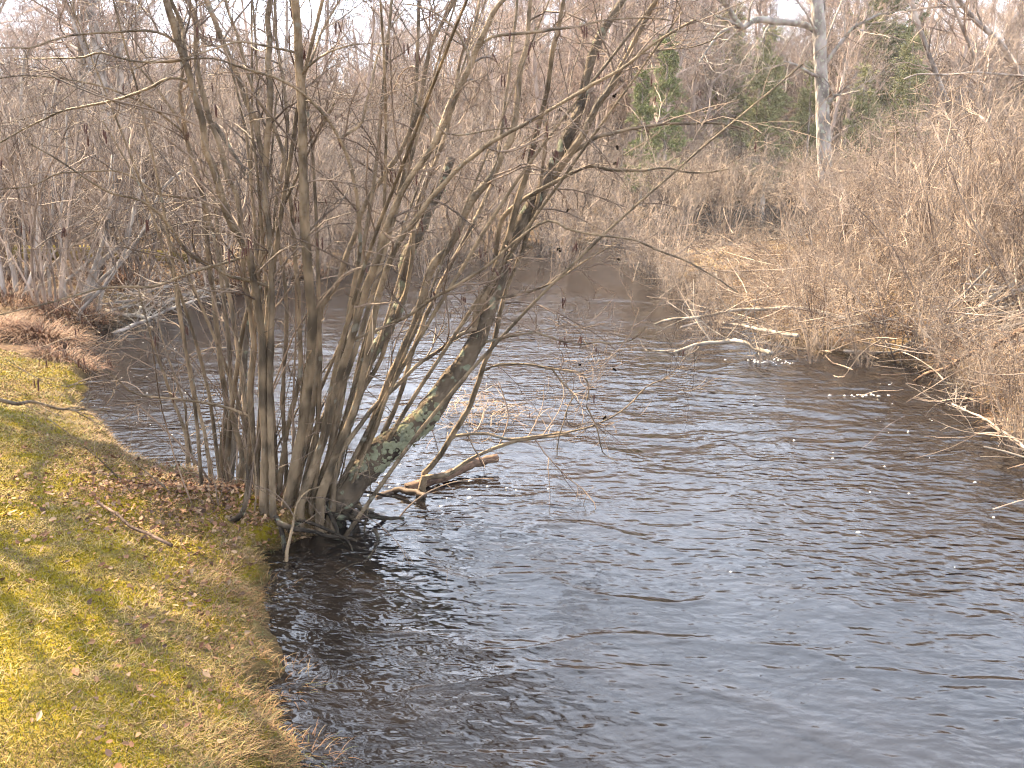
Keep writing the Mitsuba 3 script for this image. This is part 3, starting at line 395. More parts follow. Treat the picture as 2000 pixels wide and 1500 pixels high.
def grid_axis(fine0, fine1, step, lo, hi, grow):
    a = list(np.arange(fine0, fine1, step))
    s, v = step, fine1
    while v < hi:
        a.append(v)
        s = min(s * grow, 4.0)
        v += s
    a.append(hi)
    s, v, b = step, fine0, []
    while v > lo:
        s = min(s * grow, 4.0)
        v -= s
        b.append(v)
    return np.array(b[::-1] + a)


gx = grid_axis(-5.8, 0.0, 0.035, -110, 110, 1.08)
gy = grid_axis(1.6, 10.8, 0.035, -4, 150, 1.03)
X, Y = np.meshgrid(gx, gy)
Z = ground_z(X.ravel(), Y.ravel()).reshape(X.shape)
V = np.stack([X, Y, Z], -1).reshape(-1, 3)
nx = len(gx)
i, j = np.meshgrid(np.arange(len(gy) - 1), np.arange(nx - 1), indexing='ij')
q = np.stack([i * nx + j, i * nx + j + 1, (i + 1) * nx + j + 1, (i + 1) * nx + j], -1).reshape(-1, 4)
q = q[V[q][:, :, 2].max(1) > -0.3]
cen = V[q].mean(1)
lawn_faces = is_lawn(cen[:, 0], cen[:, 1])


def sub(q):
    u, inv = np.unique(q, return_inverse=True)
    f = inv.reshape(-1, 4)
    return V[u], np.vstack([f[:, [0, 1, 2]], f[:, [0, 2, 3]]])


scene['lawn'] = mikit.ply(sub(q[lawn_faces]), 'm_lawn', smooth=True)
labels['lawn'] = {'label': 'mossy yellow green lawn sloping down to the river bank', 'category': 'lawn', 'kind': 'structure'}
scene['river_bank'] = mikit.ply(sub(q[~lawn_faces]), 'm_bank', smooth=True)
labels['river_bank'] = {'label': 'brown leaf covered swampy ground beyond and beside the river', 'category': 'ground', 'kind': 'structure'}

# ------------------------------------------------------------------ the river


def wave_z(x, y):
    p = np.stack([x, y, x * 0], -1)
    w1 = meshkit.fbm(p * [0.7, 0.7, 1], 3, 21) - 0.5
    w2 = meshkit.fbm(p * [0.9, 0.9, 1] + 40, 3, 22) - 0.5
    u, v = x + 1.0 * w1, y + 0.9 * w2 + 0.12 * x
    calm = sstep(0.36, 0.66, meshkit.fbm(p * [0.45, 0.38, 1] + 7, 3, 23))
    far = (0.40 + 1.4 * sstep(5.0, 9.0, y)) / (1 + (y / 22.0) ** 2) * (1 - 0.75 * np.exp(-((x + 0.2) / 0.9) ** 2 - ((y - 4.3) / 1.5) ** 2))
    h = 0.020 / (1 + (y / 14.0) ** 2) * (meshkit.fbm(np.stack([u * 0.9, v * 1.5, x * 0], -1), 2, 24) - 0.5)
    rid = 1 - np.abs(2 * meshkit.noise(np.stack([u * 1.7, v * 4.6, x * 0], -1), 25) - 1)
    h = h + far * (0.3 + 0.7 * calm) * (0.0095 * (rid ** 2 - 0.4))
    rid2 = 1 - np.abs(2 * meshkit.noise(np.stack([u * 3.6 + v, v * 9.0, x * 0], -1), 26) - 1)
    h = h + far * (0.3 + 0.7 * calm) * 0.0040 * (rid2 - 0.5)
    rid3 = 1 - np.abs(2 * meshkit.noise(np.stack([u * 1.5 + 0.9 * v, v * 1.9 - 0.5 * u, x * 0], -1), 28) - 1)
    h = h + 0.010 / (1 + (y / 12.0) ** 2) * rid3 ** 9
    h = h + (0.5 + 0.5 * calm) * 0.0034 / (1 + (y / 10.0) ** 2) * (meshkit.noise(np.stack([u * 9, v * 17, x * 0], -1), 27) - 0.5)
    return h


wx = grid_axis(-2.0, 4.6, 0.022, -60, 75, 1.04)
ya = [1.5]
while ya[-1] < 75:
    ya.append(ya[-1] + max(0.017, 0.0042 * ya[-1]))
ya = np.array(ya)
X, Y = np.meshgrid(wx, ya)
W = np.stack([X, Y, wave_z(X, Y)], -1).reshape(-1, 3)
nx = len(wx)
i, j = np.meshgrid(np.arange(len(ya) - 1), np.arange(nx - 1), indexing='ij')
q = np.stack([i * nx + j, i * nx + j + 1, (i + 1) * nx + j + 1, (i + 1) * nx + j], -1).reshape(-1, 4)
c = W[q].mean(1)
q = q[inside(c[:, 0], c[:, 1]) < 0.6]
u, inv = np.unique(q, return_inverse=True)
f = inv.reshape(-1, 4)
scene['river'] = mikit.ply((W[u], np.vstack([f[:, [0, 1, 2]], f[:, [0, 2, 3]]])), 'm_water', smooth=True)
labels['river'] = {'label': 'dark tannin brown river with wind ripples and sky reflections', 'category': 'river', 'kind': 'structure'}

# ------------------------------------------------------------------ the alder clump on the near bank
rng = np.random.default_rng(11)
clump = thing('alder_shrub', 'large many stemmed bare alder leaning over the river from the edge of the lawn', 'shrub')
CAT = {'v': None}
g = np.arange(7) * 2 * PI / 7
prof = [(0, 0.0012), (0.006, 0.0035), (0.02, 0.0044), (0.042, 0.0042), (0.056, 0.003), (0.060, 0.0006)]
cv = np.array([(r * math.cos(a), r * math.sin(a), -z) for z, r in prof for a in g])
cf = []
for a in range(len(prof) - 1):
    for b in range(7):
        p0, p1, p2, p3 = a * 7 + b, a * 7 + (b + 1) % 7, (a + 1) * 7 + (b + 1) % 7, (a + 1) * 7 + b
        cf += [(p0, p2, p1), (p0, p3, p2)]
catkin_shape = mikit.ply((cv, np.array(cf)), 'm_catkin', smooth=True)
ball = []
for a in range(5):
    for b in range(6):
        t = a / 4 * PI
        ball.append((math.sin(t) * math.cos(b * PI / 3) * 0.006 * (1 + 0.2 * (b % 2)), math.sin(t) * math.sin(b * PI / 3) * 0.006 * (1 + 0.2 * (b % 2)), math.cos(t) * 0.009))
bf = []
for a in range(4):
    for b in range(6):
        p0, p1, p2, p3 = a * 6 + b, a * 6 + (b + 1) % 6, (a + 1) * 6 + (b + 1) % 6, (a + 1) * 6 + b
        bf += [(p0, p1, p2), (p0, p2, p3)]
cone_shape = mikit.ply((np.array(ball), np.array(bf)), 'm_cone', smooth=True)

NAMES = {'stem': ('stem', 'm_stem'), 'branch': ('branch', 'm_stem'), 'trunk': ('leaning_trunk', 'm_trunk'), 'snag': ('dead_stem', 'm_snag')}
stem_key, tips = {}, []
for sid, kind, parent, w in CLUMP:
    w = np.array(w)
    L = np.linalg.norm(np.diff(w[:, :3], axis=0), axis=1).sum()
    n = int(np.clip(L / 0.05, 12, 70)) if sid not in ('S', 'GG') else 150
    c = resample(w, n)
    wob = np.cumsum(rng.normal(size=(n, 3)) * (0.0016 if n < 100 else 0.0010), axis=0)
    c[:, :3] += wob - np.linspace(0, 1, n)[:, None] * wob[-1]
    if kind in ('stem', 'trunk', 'snag'):                       # root flare into the ground
        c[0, 2] = min(c[0, 2], 0.0) - 0.08
        c[:, 3] *= 1 + (0.1 if kind == 'trunk' else 0.35) * np.exp(-np.linspace(0, L, n) / 0.12)
    rad = c[:, 3] * (1 + 0.10 * (meshkit.noise(np.stack([np.arange(n) * 0.35, np.arange(n) * 0 + sum(map(ord, sid)), np.zeros(n)], -1), 3) - 0.5) * 2)
    P, R = c[None, :, :3], rad[None]
    name, mat = NAMES[kind]
    thick = sid in ('S', 'GG')
    mesh = tubes(P, R, 22 if thick else 9 if c[:, 3].max() > 0.015 else 6, cap=True, rough=0.0 if thick else 0.08, rng=rng)
    if thick:
        v = mesh[0]
        near = np.argmin(np.linalg.norm(v[:, None] - P[0][None], axis=2), axis=1)
        out = unit(v - P[0][near])
        amp = R[0][near] * 0.42 * (meshkit.fbm(v * [11, 11, 8], 4, 9) - 0.5) + 0.012 * (meshkit.fbm(v * 45, 2, 7) - 0.5)
        mesh = (v + out * amp[:, None], mesh[1])
    lab = {'S': 'thick leaning trunk crusted with pale green lichen', 'GG': 'dead broken stem spotted with grey green lichen'}.get(sid)
    holder = clump if parent is None or kind != 'branch' or '__' in stem_key[parent].replace(clump + '__', '') else stem_key[parent]
    k = part(holder, name, mikit.ply(mesh, mat, smooth=True), label=lab)
    stem_key[sid] = k
    # procedural side branches
    dead = kind == 'snag'
    low = 0.42 if kind in ('stem', 'trunk', 'snag') else 0.12
    n1 = int((2 if dead else 3.0) * L * (1 - low)) + (1 if dead else 3)
    P1, R1 = spawn(rng, P, np.minimum(R, 0.011), n1, low, 0.99, 25, 70, (0.25, 0.95) if kind != 'branch' else (0.15, 0.6), up=0.35, bend=0.9, wig=0.13, N=8, rfac=0.55, rmin=0.0026, rmax=0.006)
    P2, R2 = spawn(rng, P1, R1, 4, 0.15, 0.98, 30, 75, (0.10, 0.42), up=0.25, bend=0.8, wig=0.16, N=6, rfac=0.7, rmin=0.0019, rmax=0.0036)
    P3, R3 = spawn(rng, P2, R2, 2, 0.2, 0.95, 30, 75, (0.04, 0.16), up=0.2, bend=0.6, wig=0.16, N=4, rfac=0.8, rmin=0.0016, rmax=0.0024)
    low_sprouts = []
    if kind == 'stem' and sid not in ('Xa', 'CC'):
        P4, R4 = spawn(rng, P, np.minimum(R, 0.006), 3, 0.06, 0.42, 25, 80, (0.12, 0.5), up=0.1, bend=1.0, wig=0.16, N=6, rfac=0.5, rmin=0.0018, rmax=0.0032)
        low_sprouts = [tubes(P4, R4, 4)]
    tw = join([tubes(P1, R1, 5), tubes(P2, R2, 4), tubes(P3, R3, 3)] + low_sprouts)
    part(k if k.count('__') < 2 else holder, 'twig', mikit.ply(tw, 'm_twig', smooth=True), stuff=True)
    if not dead:
        tips.append(np.vstack([P2[:, -1], P3[:, -1], P1[:, -1]]))
tips = np.vstack(tips)
vis = tips[(tips[:, 1] > 3) & (np.abs(tips[:, 0]) < 0.52 * tips[:, 1]) & (tips[:, 2] < EYE + 0.16 * tips[:, 1]) & (tips[:, 2] > 0.3)]
pick = rng.permutation(len(vis))[:110]
n_cat = 0
for a in pick:
    for b in range(rng.integers(1, 5)):
        if n_cat >= 290:
            break
        n_cat += 1
        R = rot([0, 0, 1], rng.random() * 6) @ rot([1, 0, 0], rng.normal() * 0.22) * (0.55 + 0.6 * rng.random())
        part(clump, 'catkin', {**catkin_shape, 'to_world': inst(R, vis[a] + rng.normal(size=3) * [0.012, 0.012, 0.004])})
for a in rng.permutation(np.nonzero(vis[:, 0] > 0.1)[0])[:10]:
    for b in range(rng.integers(2, 5)):
        part(clump, 'seed_cone', {**cone_shape, 'to_world': inst(rot(unit(rng.normal(size=3)), rng.random() * 3) * (0.7 + 0.5 * rng.random()), vis[a] + rng.normal(size=3) * 0.005)})

rng = np.random.default_rng(12)
for a in range(34):                                             # thin suckers from the root stock
    x, y = -1.42 + rng.normal() * 0.26, 6.05 + rng.normal() * 0.22
    d = unit(np.array([(x + 1.45) * 0.5 + rng.normal() * 0.16, rng.normal() * 0.15, 1.0]))
    h = 0.5 + 1.5 * rng.random()
    pts, cd = [np.array([x, y, -0.05])], rng.normal(size=3) * 0.05
    for _ in range(11):
        d = unit(d + cd + rng.normal(size=3) * 0.05)
        pts.append(pts[-1] + d * h / 11)
    P, R = np.array(pts)[None], ((0.004 + 0.005 * rng.random()) * np.linspace(1, 0.35, 12))[None]
    P1, R1 = spawn(rng, P, R, 4, 0.3, 0.98, 25, 60, (0.1, 0.4), up=0.3, bend=0.8, N=6, rfac=0.6, rmin=0.0018, rmax=0.004)
    k = part(clump, 'sucker_shoot', mikit.ply(join([tubes(P, R, 6), tubes(P1, R1, 3)]), 'm_stem' if a % 2 else 'm_twig', smooth=True))
for a in range(16):                                             # roots reaching down the bank into the water
    x, y = -1.25 + rng.normal() * 0.25, 5.85 + rng.normal() * 0.2
    d = unit(np.array([0.7 + rng.normal() * 0.5, -0.5 + rng.normal() * 0.5, -0.12]))
    pts, cd = [np.array([x, y, 0.10 + 0.06 * rng.random()])], rng.normal(size=3) * 0.12
    for _ in range(9):
        d = unit(d + cd + rng.normal(size=3) * 0.12 - [0, 0, 0.08])
        pts.append(pts[-1] + d * 0.055)
    P, R = np.array(pts)[None], ((0.008 + 0.014 * rng.random()) * np.linspace(1, 0.4, 10))[None]
    part(clump, 'root', mikit.ply(tubes(P, R, 7, cap=True, rough=0.2, rng=rng), 'm_trunk', smooth=True))

for a in range(22):                                             # slim straight stems filling the fan
    u_ = 1.08 * rng.random()
    x, y = -1.95 + 0.85 * u_ + rng.normal() * 0.06, 6.45 - 0.55 * u_ + rng.normal() * 0.12
    d = unit(np.array([-0.16 + 0.62 * u_ + rng.normal() * 0.10, rng.normal() * 0.10, 1.0]))
    h = 2.6 + 2.0 * rng.random()
    pts, cd = [np.array([x, y, -0.08])], rng.normal(size=3) * 0.018
    for _ in range(17):
        d = unit(d + cd + rng.normal(size=3) * 0.028)
        pts.append(pts[-1] + d * h / 17)
    P, R = np.array(pts)[None], ((0.010 + 0.010 * rng.random()) * np.linspace(1, 0.28, 18))[None]
    k = part(clump, 'stem', mikit.ply(tubes(P, R, 8, cap=True, rough=0.08, rng=rng), 'm_stem', smooth=True))
    P1, R1 = spawn(rng, P, R, 5, 0.42, 0.98, 25, 65, (0.25, 0.9), up=0.35, bend=0.8, wig=0.12, N=7, rfac=0.5, rmin=0.0026, rmax=0.006)
    P2, R2 = spawn(rng, P1, R1, 2, 0.15, 0.98, 30, 70, (0.10, 0.40), up=0.25, bend=0.8, wig=0.15, N=5, rfac=0.7, rmin=0.0019, rmax=0.0036)
    part(k, 'twig', mikit.ply(join([tubes(P1, R1, 5), tubes(P2, R2, 3)]), 'm_twig', smooth=True), stuff=True)

# lichen crusts on the leaning trunk and the dead stem
for sid, n, lo, hi in (('S', 280, 0.11, 0.25), ('GG', 220, 0.15, 0.95)):
    w = resample([q for q in CLUMP if q[0] == sid][0][3], 120)
    vs, fs, at = [], [], 0
    for a in range(n):
        t = lo + (hi - lo) * rng.random() ** (1.2 if sid == 'S' else 1.0)
        i = int(t * 118)
        ax = unit(w[i + 1, :3] - w[i, :3])
        e1 = unit(np.cross(ax, [0, 1, 0.2]))
        e2 = np.cross(ax, e1)
        ph = rng.normal() * 1.1 + (PI * 0.5 if rng.random() < 0.7 else 0)
        out = unit(e1 * math.cos(ph) * (1 if e1[2] > 0 else -1) + e2 * math.sin(ph) * (-1 if e2[1] > 0 else 1))
        c0 = w[i, :3] + out * w[i, 3] * 1.06
        tx = unit(np.cross(out, ax))
        rad = (0.004 + 0.022 * rng.random() ** 3) * (1.15 if sid == 'S' else 0.9)
        m = 9
        ang = np.arange(m) * 2 * PI / m
        rr = rad * (0.6 + 0.7 * rng.random(m))
        ring = c0 + (np.cos(ang) * rr)[:, None] * ax + (np.sin(ang) * rr)[:, None] * tx
        # bend the patch round the stem
        rel = ring - w[i, :3]
        ra = rel - (rel @ ax)[:, None] * ax
        ring = w[i, :3] + (rel @ ax)[:, None] * ax + unit(ra) * w[i, 3] * 1.06
        v = np.vstack([ring, c0 + out * (0.002 + 0.008 * rng.random())])
        vs.append(v)
        fs += [(at + b, at + (b + 1) % m, at + m) for b in range(m)]
        at += m + 1
    part(stem_key[sid], 'lichen', mikit.ply((np.vstack(vs), np.array(fs)), {'type': 'twosided', 'bsdf': {'type': 'ref', 'id': 'm_lichen'}}, smooth=True), stuff=True)

# ------------------------------------------------------------------ shrubs of the swamp


def shrub_parts(rng, n_stem, height, spread, lean, r0, tw=1.0, n1=8, n2=5, n3=2, up=0.6, low=0.18):
    """Stems with their side branches (a mesh each) and the twigs as one mesh; the base at the origin."""
    stems, tws = [], []
    for s in range(n_stem):
        a = rng.random() * 2 * PI
        h = height * (0.65 + 0.45 * rng.random())
        tilt = spread * (0.15 + 0.85 * rng.random())
        d = unit(np.array([math.cos(a) * tilt + lean[0], math.sin(a) * tilt + lean[1], 1.0]))
        base = np.array([math.cos(a), math.sin(a), 0]) * 0.28 * rng.random() - [0, 0, 0.25]
        n = 11
        pts = [base]
        cdir = rng.normal(size=3) * 0.045
        for _ in range(n - 1):
            d = unit(d + cdir + rng.normal(size=3) * 0.06 + [0, 0, up * 0.04])
            pts.append(pts[-1] + d * h / (n - 1))
        r = r0 * (0.6 + 0.7 * rng.random()) * np.linspace(1, 0.25, n)
        P, R = np.array(pts)[None], r[None]
        P1, R1 = spawn(rng, P, R, n1, low, 0.98, 20, 60, lambda t, k: h * (0.14 + 0.24 * rng.random(k)) * (1.15 - 0.6 * t), up=up, bend=0.8, wig=0.10, N=6, rfac=0.55, rmin=0.0035 * tw, rmax=0.012)
        P2, R2 = spawn(rng, P1, R1, n2, 0.1, 0.98, 25, 65, (0.18, 0.55), up=up, bend=0.7, wig=0.12, N=4, rfac=0.7, rmin=0.0028 * tw, rmax=0.006)
        stems.append(join([tubes(P, R, 6), tubes(P1, R1, 4)]))
        m = [tubes(P2, R2, 3)]
        if n3:
            P3, R3 = spawn(rng, P2, R2, n3, 0.15, 0.95, 25, 65, (0.08, 0.28), up=up, bend=0.5, wig=0.12, N=3, rfac=0.8, rmin=0.0022 * tw, rmax=0.004)
            m.append(tubes(P3, R3, 3))
        tws.append(join(m))
    return stems, join(tws)




def make_group(name, stems, twig, m_stem, m_twig, merge=False):
    gdict = {'type': 'shapegroup'}
    if merge:
        gdict['shrub'] = mikit.ply(join(stems + [twig]), m_stem, smooth=True)
    else:
        for a, s in enumerate(stems):
            gdict['stem' if a == 0 else 'stem_%03d' % a] = mikit.ply(s, m_stem, smooth=True)
        gdict['twig'] = mikit.ply(twig, m_twig, smooth=True)
    scene[name] = gdict


rng = np.random.default_rng(5)
for a in range(3):
    st, tg = shrub_parts(rng, 10, 3.9, 0.42, (0.12 * (a - 1), 0), 0.024, 1.7, n1=8, n2=4, n3=1)
    make_group('g_alder_%d' % a, st, tg, 'm_brush', 'm_brush')
    make_group('g_alderm_%d' % a, st, tg, 'm_brush', 'm_brush', merge=True)
for a in range(3):
    st, tg = shrub_parts(rng, 12, 2.9, 0.65, (-0.14, -0.05), 0.014, 1.6, n1=7, n2=3, n3=1, up=0.6)
    make_group('g_willow_%d' % a, st, tg, 'm_redbrush', 'm_redbrush')
    make_group('g_willowm_%d' % a, st, tg, 'm_redbrush', 'm_redbrush', merge=True)


st, tg = shrub_parts(rng, 10, 3.1, 0.32, (0, 0), 0.018, 1.9, n1=8, n2=4, n3=1, up=0.5, low=0.42)
make_group('g_sparse', st, tg, 'm_redbrush', 'm_redbrush')


def place(key, group, x, y, scale, ang, z=None, sz=None):
    z = float(ground_z(np.array([x]), np.array([y]))[0]) if z is None else z
    m = rot([0, 0, 1], ang) * scale
    if sz:
        m = m @ np.diag([1, 1, sz])
    if key in labels:
        for c in ('twig', 'branch', 'foliage'):
            if c in scene[group]:
                labels[key + '__' + c] = {'kind': 'stuff'}
    scene[key] = {'type': 'instance', 'shapegroup': {'type': 'ref', 'id': group}, 'to_world': inst(m, (x, y, max(z, -0.15)))}


def zone(n, x0, x1, y0, y1, gap, dmin, dmax, seed, reject=None):
    r = np.random.default_rng(seed)
    out = []
    for _ in range(n * 60):
        x, y = x0 + (x1 - x0) * r.random(), y0 + (y1 - y0) * r.random()
        if abs(x) > 0.52 * y + (4.5 if n > 45 else 2.2) or any((x - a) ** 2 + (y - b) ** 2 < gap * gap for a, b in out):
            continue
        d = inside(np.array([x]), np.array([y]))[0]
        if dmin < d < dmax and not (reject and reject(x, y)):
            out.append((x, y))
            if len(out) == n:
                break
    return out


rng = np.random.default_rng(17)
pile = lambda x, y: 4.4 < x < 6.6 and 9.0 < y < 11.9      # the brush pile lies here
for x, y in zone(11, -9, -3.4, 13.2, 19, 1.2, 0.2, 4.0, 1):
    k = thing('bank_shrub', 'bare brown alder shrub of the thicket on the left bank behind the inlet', 'shrub', 'bare shrubs on the left bank')
    place(k, 'g_alder_%d' % rng.integers(3), x, y, 0.75 + 0.25 * rng.random(), rng.random() * 6)
for x, y in zone(14, -5, 1.9, 19, 29, 1.2, 0.1, 3.0, 2):
    k = thing('far_bank_shrub', 'bare pinkish brown shrub at the far bend of the river behind the alder', 'shrub', 'bare shrubs along the far bank')
    place(k, 'g_alder_%d' % rng.integers(3), x, y, 0.6 + 0.25 * rng.random(), rng.random() * 6)
for x, y in zone(15, 3.6, 10.5, 22.5, 39, 1.2, -3.5, 0.5, 3, lambda x, y: not 0.13 * y < x < 0.29 * y):
    k = thing('flooded_shrub', 'bare upright shrub standing in the flooded margin right of the far bend', 'shrub', 'upright shrubs in the flooded margin')
    place(k, 'g_sparse', x, y, 0.75 + 0.35 * rng.random(), rng.random() * 6)
for x, y in zone(30, 3.0, 10, 9.6, 19, 0.85, 0.05, 3.4, 4, lambda x, y: (y > 11 and x < 0.30 * y) or pile(x, y)):
    k = thing('right_bank_shrub', 'reddish brown fine twigged shrub of the thicket on the right bank', 'shrub', 'reddish shrubs on the right bank')
    place(k, 'g_willow_%d' % rng.integers(3), x, y, (0.62 + 0.3 * rng.random()) * (0.8 + 0.35 * sstep(0.30, 0.48, x / y)), rng.normal() * 0.5)
rng = np.random.default_rng(19)
for x, y in zone(34, 2.8, 7.5, 6.8, 17, 0.5, -0.15, 1.3, 24, pile):
    k = thing('edge_shrub', 'low sprawling twiggy shrub overhanging the water along the edge of the right bank', 'shrub', 'low shrubs along the edge of the right bank')
    place(k, 'g_willow_%d' % rng.integers(3), x, y, (0.26 + 0.20 * rng.random()) * (0.6 if x < 0.27 * y and y > 10.5 else 1.0), rng.normal() * 0.8)
for x, y in zone(12, 3.6, 5.5, 6.3, 9.6, 0.4, -0.15, 1.2, 33, pile):
    k = thing('near_edge_shrub', 'low tangled shrub at the waterline nearest the right picture edge', 'shrub', 'low tangled shrubs at the right picture edge')
    place(k, 'g_willow_%d' % rng.integers(3), x, y, 0.24 + 0.12 * rng.random(), rng.normal() * 0.8)
for x, y in zone(14, 2.3, 4.2, 10.5, 17.5, 0.5, -0.9, -0.1, 27):
    k = thing('overhanging_shrub', 'low twiggy shrub reaching out over the water from the right bank', 'shrub', 'twiggy shrubs reaching over the water on the right')
    place(k, 'g_willow_%d' % rng.integers(3), x, y, 0.22 + 0.12 * rng.random(), rng.normal() * 0.8, z=-0.02)
for x, y in zone(16, -4.5, 1.2, 17.5, 23.5, 0.7, -2.2, -0.2, 35):
    k = thing('flooded_bank_shrub', 'bare shrub standing in the water before the far bank behind the alder', 'shrub', 'shrubs standing in the water before the far bank')
    place(k, 'g_alder_%d' % rng.integers(3), x, y, 0.36 + 0.2 * rng.random(), rng.random() * 6, z=-0.05)
for x, y in zone(26, -5, 2.6, 17, 29, 0.7, -0.5, 0.9, 25):
    k = thing('far_edge_shrub', 'low bare shrub at the waterline of the far bank behind the alder', 'shrub', 'low shrubs at the waterline of the far bank')
    place(k, 'g_alder_%d' % rng.integers(3), x, y, 0.34 + 0.2 * rng.random(), rng.random() * 6)
for x, y in zone(16, 3.2, 9, 13, 24, 0.7, 0.1, 2.5, 28, lambda x, y: x > 0.31 * y):
    k = thing('low_bank_shrub', 'knee high twiggy shrub on the low tip of the right bank', 'shrub', 'knee high shrubs on the tip of the right bank')
    place(k, 'g_willow_%d' % rng.integers(3), x, y, 0.20 + 0.07 * rng.random(), rng.random() * 6)
n = 0
win = lambda x, y: 0.07 * y < x < 0.295 * y and y < 41
for (spec, grp, sc) in (((72, -20, -3.6, 15.5, 32, 1.3, 0.8, 99, 6, win), 'g_alderm_%d', 0.78), ((90, -14, 14, 24, 50, 1.5, 0.4, 99, 7, win), 'g_alderm_%d', 0.72),
                        ((50, 5.0, 17, 10.5, 31, 1.2, 1.0, 99, 8, win), 'g_willowm_%d', 0.75), ((34, 4.6, 17, 11.5, 31, 1.5, 0.6, 99, 18, win), 'g_alderm_%d', 0.55), ((30, 4.0, 25, 19, 45, 1.6, 0.3, 99, 9, win), 'g_alderm_%d', 0.62), ((36, 2.5, 17, 40.5, 52, 1.1, -0.6, 99, 29), 'g_alderm_%d', 0.8)):
    for x, y in zone(*spec):
        n += 1
        if 'willow' in grp:
            sc = 0.62 + 0.35 * sstep(0.30, 0.48, x / y)
        place('thicket__%03d' % n, grp % rng.integers(3), x, y, sc * (0.85 + 0.4 * rng.random()), rng.normal() * 0.5 if 'willow' in grp else rng.random() * 6)
labels['thicket'] = {'label': 'dense bare brown swamp thicket filling the ground behind the bank shrubs', 'category': 'thicket', 'kind': 'stuff'}

# the pale leaning stems at the corner of the inlet: one shrub
k = thing('pale_stemmed_shrub', 'shrub with pale grey leaning stems above the fallen branches on the left bank', 'shrub')
rng = np.random.default_rng(23)
for sid, kind, parent, w in LEFT_STEMS:
    c = resample(w, 16)
    c[0, 2] = min(c[0, 2], 0.1) - 0.1
    P, R = c[None, :, :3], c[None, :, 3]
    P1, R1 = spawn(rng, P, R, 6, 0.3, 0.98, 20, 65, (0.3, 1.1), up=0.5, bend=0.8, N=6, rfac=0.5, rmin=0.004, rmax=0.01)
    P2, R2 = spawn(rng, P1, R1, 5, 0.1, 0.98, 25, 65, (0.15, 0.5), up=0.4, bend=0.7, N=4, rfac=0.7, rmin=0.003, rmax=0.005)
    s = part(k, 'stem', mikit.ply(tubes(P, R, 7, cap=True), 'm_greybark', smooth=True))
    part(s, 'twig', mikit.ply(join([tubes(P1, R1, 4), tubes(P2, R2, 3)]), 'm_brush', smooth=True), stuff=True)

# ------------------------------------------------------------------ trees


def bare_tree_parts(rng, h, r0, n1=15):
    n = 14
    pts, d = [np.array([0, 0, -0.4])], np.array([0, 0, 1.0])
    for _ in range(n - 1):
        d = unit(d + rng.normal(size=3) * 0.045 + [0, 0, 0.05])
        pts.append(pts[-1] + d * h / (n - 1))
    P, R = np.array(pts)[None], (r0 * np.linspace(1, 0.12, n) ** 0.9)[None]
    P1, R1 = spawn(rng, P, R, n1, 0.25, 0.97, 30, 62, lambda t, k: h * (0.20 + 0.16 * rng.random(k)) * (1.2 - 0.75 * t), up=0.7, bend=0.8, wig=0.08, N=8, rfac=0.5, rmin=0.012, rmax=0.09, tip=0.2)
    P2, R2 = spawn(rng, P1, R1, 7, 0.2, 0.98, 25, 60, (0.6, 1.7), up=0.6, bend=0.7, wig=0.10, N=6, rfac=0.6, rmin=0.010, rmax=0.03, tip=0.4)
    P3, R3 = spawn(rng, P2, R2, 6, 0.15, 0.98, 25, 60, (0.3, 0.9), up=0.4, bend=0.6, wig=0.12, N=4, rfac=0.65, rmin=0.008, rmax=0.012, tip=0.5)
    P4, R4 = spawn(rng, P3, R3, 3, 0.15, 0.98, 25, 60, (0.15, 0.45), up=0.3, bend=0.5, wig=0.12, N=3, rfac=0.8, rmin=0.007, rmax=0.009, tip=0.6)
    return tubes(P, R, 10, cap=True), tubes(P1, R1, 6), join([tubes(P2, R2, 4), tubes(P3, R3, 3), tubes(P4, R4, 3)])


rng = np.random.default_rng(31)
for a in range(4):
    t_, b_, w_ = bare_tree_parts(rng, 11.5, 0.14 + 0.03 * a)
    scene['g_tree_%d' % a] = {'type': 'shapegroup', 'trunk': mikit.ply(t_, 'm_greybark', smooth=True), 'branch': mikit.ply(b_, 'm_greybark', smooth=True), 'twig': mikit.ply(w_, 'm_farwood', smooth=True)}
    scene['g_treem_%d' % a] = {'type': 'shapegroup', 'tree': mikit.ply(join([t_, b_, w_]), 'm_farwood', smooth=True)}
TREES = [(-10.4, 28.0, 1.25, 0, 'thick grey trunked bare tree rising behind the left bank thicket'),
         (-11.7, 29.0, 0.95, 1, 'slim grey bare tree just left of the thickest left trunk'),
         (-15.5, 33.0, 1.0, 2, 'bare tree at the far upper left edge of the picture'),
         (-13.2, 36.0, 0.85, 3, 'thin bare tree between the left trunks and the picture edge'),
         (-8.2, 38.0, 0.75, 1, 'slender bare tree behind the upper left alder stems'),
         (-4.9, 6.6, 0.66, 0, 'bare tree standing left of the lawn nearest the viewer'),
         (-6.3, 9.3, 0.8, 3, 'bare tree left of the lawn by the dead ferns')]
for x, y, s, a, lab in TREES:
    place(thing('bare_tree', lab, 'tree'), 'g_tree_%d' % a, x, y, s, rng.random() * 6)
n = 0
r2 = np.random.default_rng(41)
for spec in ((80, -40, 45, 44, 75, 2.4, 0.3, 999, 10), (64, 0, 45, 41, 68, 1.8, 0.3, 999, 14), (90, -60, 65, 75, 115, 3.6, 0.3, 999, 12)):
    for x, y in zone(*spec):
        n += 1
        hs = (0.84 if x < -0.05 * y else 1.0) * (0.75 + 0.35 * r2.random())
        place('far_wood__%03d' % n, 'g_treem_%d' % r2.integers(4), x, y, hs, r2.random() * 6)
for x, y in zone(170, -60, 60, 52, 100, 2.2, 0.3, 999, 15):
    n += 1
    place('far_wood__%03d' % n, 'g_alderm_%d' % r2.integers(3), x, y, (1.5 + 0.5 * r2.random()) * (1.15 if x < -0.02 * y else 1.35), r2.random() * 6)
